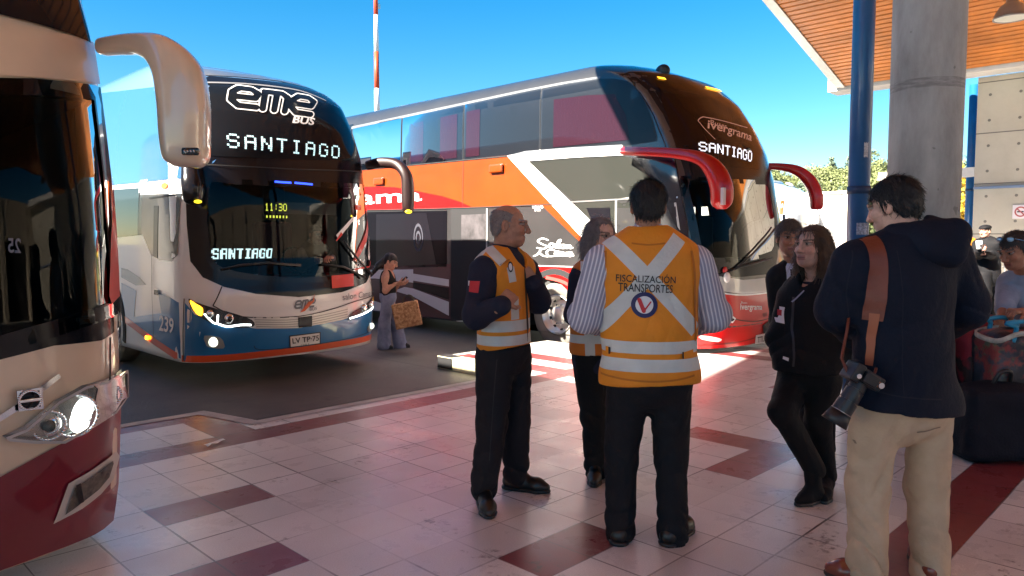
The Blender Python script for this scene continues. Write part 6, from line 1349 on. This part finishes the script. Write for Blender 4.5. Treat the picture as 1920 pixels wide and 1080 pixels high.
# ------------------------------------------------ man in grey shirt leaning over the bags
Q = Human('man in grey shirt with sunglasses pushed up on his head bending over the bags', (1915, 825), dict(head=(1904, 470, -.35), neck=(1922, 512, -.24), sl=(1893, 528, -.12), sr=(1975, 535, -.28), el=(1884, 578, -.3), er=(1968, 590, -.3), wl=(1872, 604, -.42), wr=(1916, 584, -.5), hl=(1912, 668, 0), hr=(1968, 668, .05), kl=(1915, 750, 0), kr=(1965, 750, .05), al=(1915, 812, 0), ar=(1965, 812, .05), tl=(1895, 826, -.2), tr=(1950, 826, -.2)), -140, head_yaw=-108, pitch=22, d=5.75, skin='b', build=1.05, res=.010, hr=1.1, hair=(.1, .09, .08))
Q.hand(Q.J['wl'], (-.25, -.4, -1), (.2, 1, 0), curl=.45); Q.hand(Q.J['wr'], (-1, -.3, .05), (0, .2, -1), curl=1.0, side=1); Q.build_body(); Q.hair(mat('dark grey hair', (.035, .03, .03), .5, bump=.4, bs=90), top=1.04)
F = Field(.010); Q.arms(F, -.004, r=(.055, .047, .043, .033)); sk = np_mesh([F.mesh()], lambda v: np.tile(Q.skin, (len(v), 1))); bm = bmesh.new(); bm.from_mesh(Q.o.data); bm.from_mesh(sk); bm.to_mesh(Q.o.data); bm.free(); bpy.data.meshes.remove(sk)
F = Field(.009); Q.torso(F, .014, k=.06); Q.arms(F, .018, fore=False); pel = (Q.J['hl']+Q.J['hr'])/2; F.cap(Q.J['neck']-(0, 0, .02), Q.J['neck']+Q.g*.02+(0, 0, .03), .078, .07, .02); F.disp(wrinkle(17, .006, 26)); F.disp(folds([(Q.L(1905, 580, -.2), .25, .006)], 3, 60)); Q.part('shirt', F, cloth('grey chambray', (.26, .28, .36), vary=.2))
Q.trousers(M_NAVYC, cut=.03); Q.shoes(M_SHOE, M_DARK)
T = bmn()
for sd_ in (-1, 1): sphere(T, Q.hp(.036*sd_, .06, .105), (.026, .016, .02), 14, 10); tube(T, [Q.hp(.06*sd_, .05, .105), Q.hp(.085*sd_, .0, .07), Q.hp(.086*sd_, -.06, .04)], .003, 6)
Q.raw('sunglasses', T, mat('blue mirror lens', (.25, .45, .65), .1, .6))

M_STITCH = mat('beige stitching', (.25, .17, .11), .8)
Ph.seam([(1600, 772), (1606, 800), (1622, 842)], kt, M_STITCH); Ph.seam([(1722, 812), (1775, 806)], kt, M_STITCH, .007)

M_RIB = mat('navy rib', (.006, .008, .018), .9); Ph.seam([(1606, 724), (1680, 744), (1780, 754)], hd, M_RIB, .006, .002, -.2); Ph.seam([(1700, 470), (1702, 600), (1700, 740)], hd, M_RIB, .004, .002, -.2); Ph.seam([(1622, 470), (1612, 540), (1622, 610)], hd, M_RIB, .005, .002, -.2); Ph.seam([(1768, 465), (1778, 540), (1772, 600)], hd, M_RIB, .005, .002, -.12)
M_PIPE = mat('vest edging', (.45, .13, .005), .7)
B.seam([(1136, 470), (1133, 520), (1131, 570), (1129, 640)], vb, M_PIPE, .012, .004, -.1, 'edging'); B.seam([(1296, 470), (1301, 520), (1303, 570), (1305, 640)], vb, M_PIPE, .012, .004, -.1, 'edging'); B.seam([(1124, 706), (1170, 711), (1215, 713), (1260, 711), (1304, 705)], vb, M_PIPE, .009, .004, -.14, 'edging'); B.seam([(1185, 456), (1215, 459), (1247, 456)], vb, M_PIPE, .008, .004, -.12, 'edging')
A.seam([(932, 672), (926, 740), (918, 860)], A.o.children[-3] if False else [c for c in A.o.children if c.name.startswith('trousers')][0], M_INK, .005, .002, -.15)
# ================================================================== SMALL THINGS
M_LEATHER = mat('russet leather', (.16, .035, .016), .5, bump=.2, bs=60, vary=.15)
cb = P(1618, 708, Ph.d0-.17); cm = empty('camera', 'black camera with long zoom lens hanging at the hip of the photographer', 'camera', cb, -YAW)
def CL(x, y, dd=0): v = P(x, y, Ph.d0-.17+dd)-cb; return Vector((v@Rv, v@Fv, v[2]))
ax = (CL(1577, 778)-CL(1620, 712)).normalized(); sd_ = Vector((ax.z, 0, -ax.x)).normalized()
Mc = Matrix((sd_, Vector((0, 1, 0)), ax)).transposed().to_4x4(); Mc.translation = CL(1620, 706)
T = bmn(); box(T, (-.066, -.045, -.03), (.066, .05, .03), .012, Mc, 3); box(T, (.03, -.052, -.035), (.07, .055, .045), .014, Mc, 3); obj('camera_body', T, M_DARK, cm, smooth=False)
T = bmn(); box(T, (-.03, -.075, -.022), (.03, -.046, .026), .010, Mc, 3); obj('viewfinder_hump', T, M_DARK, cm)
T = bmn()
for a, b, r0, r1 in ((.03, .06, .034, .036), (.06, .065, .030, .030), (.065, .115, .037, .039), (.115, .12, .034, .034), (.12, .17, .040, .041)): cyl(T, Mc @ Vector((0, 0, a)), Mc @ Vector((0, 0, b)), r0, r1, 32)
obj('lens', T, mat('lens barrel', (.02, .02, .022), .35, bump=.1, bs=120), cm)
T = bmn(); cyl(T, Mc @ Vector((0, 0, .171)), Mc @ Vector((0, 0, .225)), .043, .054, 32, caps=False); o = obj('lens_hood', T, M_DARK, cm, smooth=True); md_ = o.modifiers.new('t', 'SOLIDIFY'); md_.thickness = .004
T = bmn(); cyl(T, Mc @ Vector((0, 0, .168)), Mc @ Vector((0, 0, .1705)), .0425, .0425, 32); obj('lens_ring', T, mat('lens ring', (.35, .3, .28), .3, .8), cm)
T = bmn(); cyl(T, Mc @ Vector((-.05, -.046, .0)), Mc @ Vector((-.05, -.062, 0)), .012, n=16); cyl(T, Mc @ Vector((.05, -.053, .015)), Mc @ Vector((.05, -.068, .015)), .01, n=16); obj('dial', T, M_CHROME, cm)
T = bmn(); box(T, (-.058, -.0465, -.012), (-.036, -.046, .012), 0, Mc); obj('orange_mark', T, mat('orange plastic', (.6, .16, .03), .4), cm)
off = Vector(Ph.b)-Vector(cb)+Vector((0, 0, 0)); Rm = Matrix.Rotation(YAW, 3, 'Z')
def strapmesh(name, pts, w, m, lift):
    q = [Ph.xz(x, y, -.17) for x, y in pts]; q = spline(q, 6); bm = grid_cut(stroke_bm(q, [float(v[0]) for v in spline([(k,) for k in w], 6)]), .03); t = Ph.bvh(hd); dead = []
    for v in bm.verts:
        h = t.ray_cast(Vector((v.co.x, -2, v.co.y)), Vector((0, 1, 0)))
        if h[0] is None: dead.append(v)
        else: v.co = h[0]+Vector((0, -lift, 0))+(Rm @ off)
    if dead: bmesh.ops.delete(bm, geom=dead, context='VERTS')
    return obj(name, bm, m, cm, smooth=True)
st = strapmesh('strap', [(1648, 425), (1655, 450), (1656, 500), (1652, 560), (1649, 604)], [.055, .068, .07, .066, .058], M_LEATHER, .006)
s2 = strapmesh('strap_end', [(1650, 590), (1647, 640), (1643, 690)], [.03, .024, .018], mat('tan leather strap', (.3, .08, .03), .5), .010)
T = bmn(); tube(T, [CL(1643, 690, .02), CL(1641, 697, 0), CL(1639, 702, 0)], .006, 6); tube(T, [CL(1590, 700), CL(1578, 672, .06), CL(1588, 620, .10), CL(1592, 590, .12)], .007, 6); obj('strap_cord', T, M_LEATHER, cm, smooth=True)

# phone and basket of the walking woman
q = Wk.b; pb = P(756, 525, Wk.d0-.10); ph = empty('phone', 'black phone in the hand of the walking woman', 'phone', pb, -YAW); T = bmn(); box(T, (-.036, -.004, -.075), (.036, .004, .075), .008, Matrix.Rotation(.9, 4, 'Y') @ Matrix.Rotation(1.2, 4, 'Z')); obj('phone_body', T, M_GLOSSBLK, ph)
kb = P(763, 590, Wk.d0-.22); bk_ = empty('basket_bag', 'square woven straw bag on the arm of the walking woman', 'bag', kb, -YAW)
def straw(t):
    x, y, z = obj_xyz(t); w = t.nodes.new('ShaderNodeTexVoronoi'); w.inputs['Scale'].default_value = 42; tc = t.nodes.new('ShaderNodeTexCoord'); t.links.new(tc.outputs['Object'], w.inputs['Vector']); v = X(t, w.outputs['Distance'])
    n = ramp(t, noise(t, 26, 3), .35, .65); return mixc(t, n, (.24, .11, .045), (.55, .32, .17))
KF = Field(.009); c = np.zeros(3); Mr = rotm(.35, 0, -.22); KF.rbox((0, 0, 0), (.195, .075, .185), np.array([[.97, .1, .2], [-.1, .99, 0], [-.2, 0, .97]]), .02); KF.ell((.02, .0, .25), (.16, .055, .12), None, .01, 's'); KF.disp(wrinkle(5, .004, 90)); obj('woven_body', np_mesh([KF.mesh()]), mat('straw weave', rough=.85, f=straw, bump=.8, bs=70), bk_)
T = bmn()
for yy in (-.05, .05): tube(T, spline([(-.06, yy, .17), (-.04, yy, .26), (.03, yy, .29), (.09, yy, .25), (.11, yy, .17)], 5), .008, 6)
obj('handle', T, mat('bag handle', (.05, .03, .02), .7), bk_, smooth=True)
# cup
q = P(1836, 460, K.d0-.42); cu_ = empty('paper_cup', 'white paper cup held by the man in the flat cap', 'cup', q, -YAW); T = bmn(); cyl(T, (0, 0, -.07), (0, 0, .07), .042, .055, 20); obj('cup_body', T, M_WHITE, cu_, smooth=True); T = bmn(); cyl(T, (0, 0, .071), (0, 0, .085), .058, .055, 20); obj('lid', T, M_WHITE, cu_); T = bmn(); sphere(T, (0, -.046, 0), (.02, .006, .03)); obj('cup_mark', T, M_DARK, cu_)
# luggage by the column
def bagf(cols, sc):
    def f(t):
        n = ramp(t, noise(t, sc, 3, .6), .46, .54); n2 = ramp(t, noise(t, sc*2.2, 4, .7), .5, .62); a = mixc(t, n, cols[0], cols[1]); return mixc(t, n2*n, a, cols[2])
    return f
def bag(name, label, cx, cy, d, half, m, pts, seed, rot=0):
    b = P(cx, cy, d); e = empty(name, label, 'bag', (b[0], b[1], 0), -YAW); F = Field(.011); z0 = half[2]
    F.rbox((0, 0, z0), half, None, .07, .03)
    for p, r in pts: F.ell(p, r, None, .06)
    F.disp(wrinkle(seed, .012, 11)); F.disp(wrinkle(seed+1, .004, 40)); F.cut(lambda x, y, z: .003-z); return e, F
def crim(t):
    x, y, z = obj_xyz(t); n = noise(t, 5, 3)*.25; f = ((z+n) > .78).maxi(ramp(t, noise(t, 3.2, 3, .6), .60, .66)); return mixc(t, f, (.010, .009, .014), (.20, .012, .03))
e, F = bag('duffel_bag', 'tall duffel bag with a crimson top leaning beside the column', 1842, 700, 5.45, (.2, .17, .40), None, [((-.02, 0, .80), (.19, .17, .15)), ((.12, 0, .72), (.12, .15, .14))], 3); obj('bag_body', np_mesh([F.mesh()]), mat('crimson and black nylon', rough=.65, f=crim, bump=.3, bs=30), e)
T = bmn(); sphere(T, (-.03, -.2, .48), (.018, .012, .03), 10, 8); obj('zip_pull', T, M_STEEL, e)
def flor(t):
    x, y, z = obj_xyz(t); n = ramp(t, noise(t, 5.5, 4, .65), .5, .58)*((z > .42)*(z < .95)); n2 = ramp(t, noise(t, 14, 4, .6), .5, .6); n3 = ramp(t, noise(t, 3, 3), .52, .6); a = mixc(t, n3, (.010, .012, .022), (.035, .04, .06)); r = mixc(t, n2, (.22, .03, .03), (.09, .10, .05)); return mixc(t, n, a, r)
e, F = bag('shopping_bag', 'large dark floral shopping bag with pale rim under the bending man', 1905, 730, 5.15, (.25, .16, .43), None, [((.03, 0, .75), (.24, .17, .14))], 9); F.ell((.02, 0, .97), (.2, .10, .12), None, .03, 's'); obj('bag_body', np_mesh([F.mesh()]), mat('floral laminate', rough=.45, f=flor, bump=.3, bs=20), e)
T = bmn(); rim = spline([(-.235, -.13, .80), (-.1, -.17, .855), (.06, -.175, .84), (.24, -.13, .80), (.25, .1, .82), (0, .16, .86), (-.24, .1, .83)], 5, True); rows = [[T.verts.new((p[0]*1.02, p[1]*1.02, p[2]+o)) for o in (-.012, .022)] for p in rim]
for a, b in zip(rows, rows[1:]+rows[:1]): T.faces.new((a[0], b[0], b[1], a[1]))
o = obj('rim', T, mat('pale piping', (.42, .40, .34), .7, vary=.3, vs=20), e, smooth=True); o.modifiers.new('t', 'SOLIDIFY').thickness = .012
T = bmn()
for k, yy in enumerate((-.15, .12)): tube(T, spline([(-.14, yy, .80), (-.12, yy, .90), (-.20+.05*k, yy-.02, .93), (-.03, yy, .94), (.06, yy, .90), (.08, yy, .80)], 6), .016, 8)
obj('handle', T, mat('turquoise strap', (.02, .26, .42), .5), e, smooth=True)
e, F = bag('sack', 'bulky black cloth sack on the floor in front of the floral bag', 1868, 780, 5.0, (.28, .17, .25), None, [((.02, 0, .44), (.24, .16, .09))], 15); sb_ = obj('sack_body', np_mesh([F.mesh()]), cloth('black sack cloth', (.008, .009, .016), bump=.3), e)
T = bmn(); tube(T, spline([(-.05, -.02, .5), (-.02, -.05, .60), (.06, -.04, .60), (.08, 0, .5)], 5), .014, 8); obj('handle', T, M_DARK, e, smooth=True)
# luggage trolley far behind
q = PZ(1868, 588); e = empty('luggage_trolley', 'small folding luggage trolley on the sunlit floor behind the man in the flat cap', 'trolley', q, -YAW+.3)
T = bmn(); 
for xx in (-.18, .18): tube(T, [(xx, 0, .1), (xx, 0, .95)], .014, 8); tube(T, [(xx, 0, .1), (xx, -.35, .1)], .014, 8)
tube(T, [(-.18, 0, .95), (.18, 0, .95)], .014, 8); tube(T, [(-.18, -.35, .1), (.18, -.35, .1)], .014, 8); tube(T, [(-.18, 0, .55), (.18, 0, .55)], .01, 8); obj('trolley_frame', T, M_STEEL, e, smooth=True)
for xx in (-.22, .22): T = bmn(); cyl(T, (xx-.015, 0, .08), (xx+.015, 0, .08), .078, n=20); obj('wheel', T, M_RUB, e)
e2 = empty('suitcase', 'small blue suitcase standing on the luggage trolley', 'suitcase', Vector(q)+Vector((0, 0, .12)), -YAW+.3); T = bmn(); box(T, (-.17, -.28, 0), (.17, -.03, .5), .03, None, 3); obj('shell', T, mat('blue suitcase', (.03, .09, .22), .4), e2); T = bmn(); tube(T, [(-.06, -.15, .5), (-.06, -.15, .56), (.06, -.15, .56), (.06, -.15, .5)], .012, 8); obj('handle', T, M_DARK, e2)
# floor grate and a scrap of paper
q = PZ(1556, 773); e = empty('drain_grate', 'black steel drain grate set in the floor behind the boots of the smiling woman', 'grate', (q[0], q[1], 0)); T = bmn(); box(T, (-.2, -.2, .001), (.2, -.18, .012)); box(T, (-.2, .18, .001), (.2, .2, .012)); box(T, (-.2, -.179, .001), (-.18, .179, .012)); box(T, (.18, -.179, .001), (.2, .179, .012)); obj('grate_frame', T, M_DARK, e)
T = bmn()
for k in range(9): box(T, (-.179, -.165+k*.04, .0015), (.179, -.145+k*.04, .010))
obj('bars', T, M_DARK, e)
q = PZ(403, 832); e = empty('paper_scrap', 'crumpled white scrap of paper on the maroon tile strip', 'litter', q, .4); T = bmn(); rows = [[T.verts.new((-.09+.045*i, -.02+.02*j+.006*math.sin(i*2), .004+.012*abs(math.sin(i*1.7+j)))) for j in range(3)] for i in range(5)]
for a, b in zip(rows, rows[1:]):
    for j in range(2): T.faces.new((a[j], b[j], b[j+1], a[j+1]))
o = obj('paper', T, M_WHITE, e); o.modifiers.new('t', 'SOLIDIFY').thickness = .001
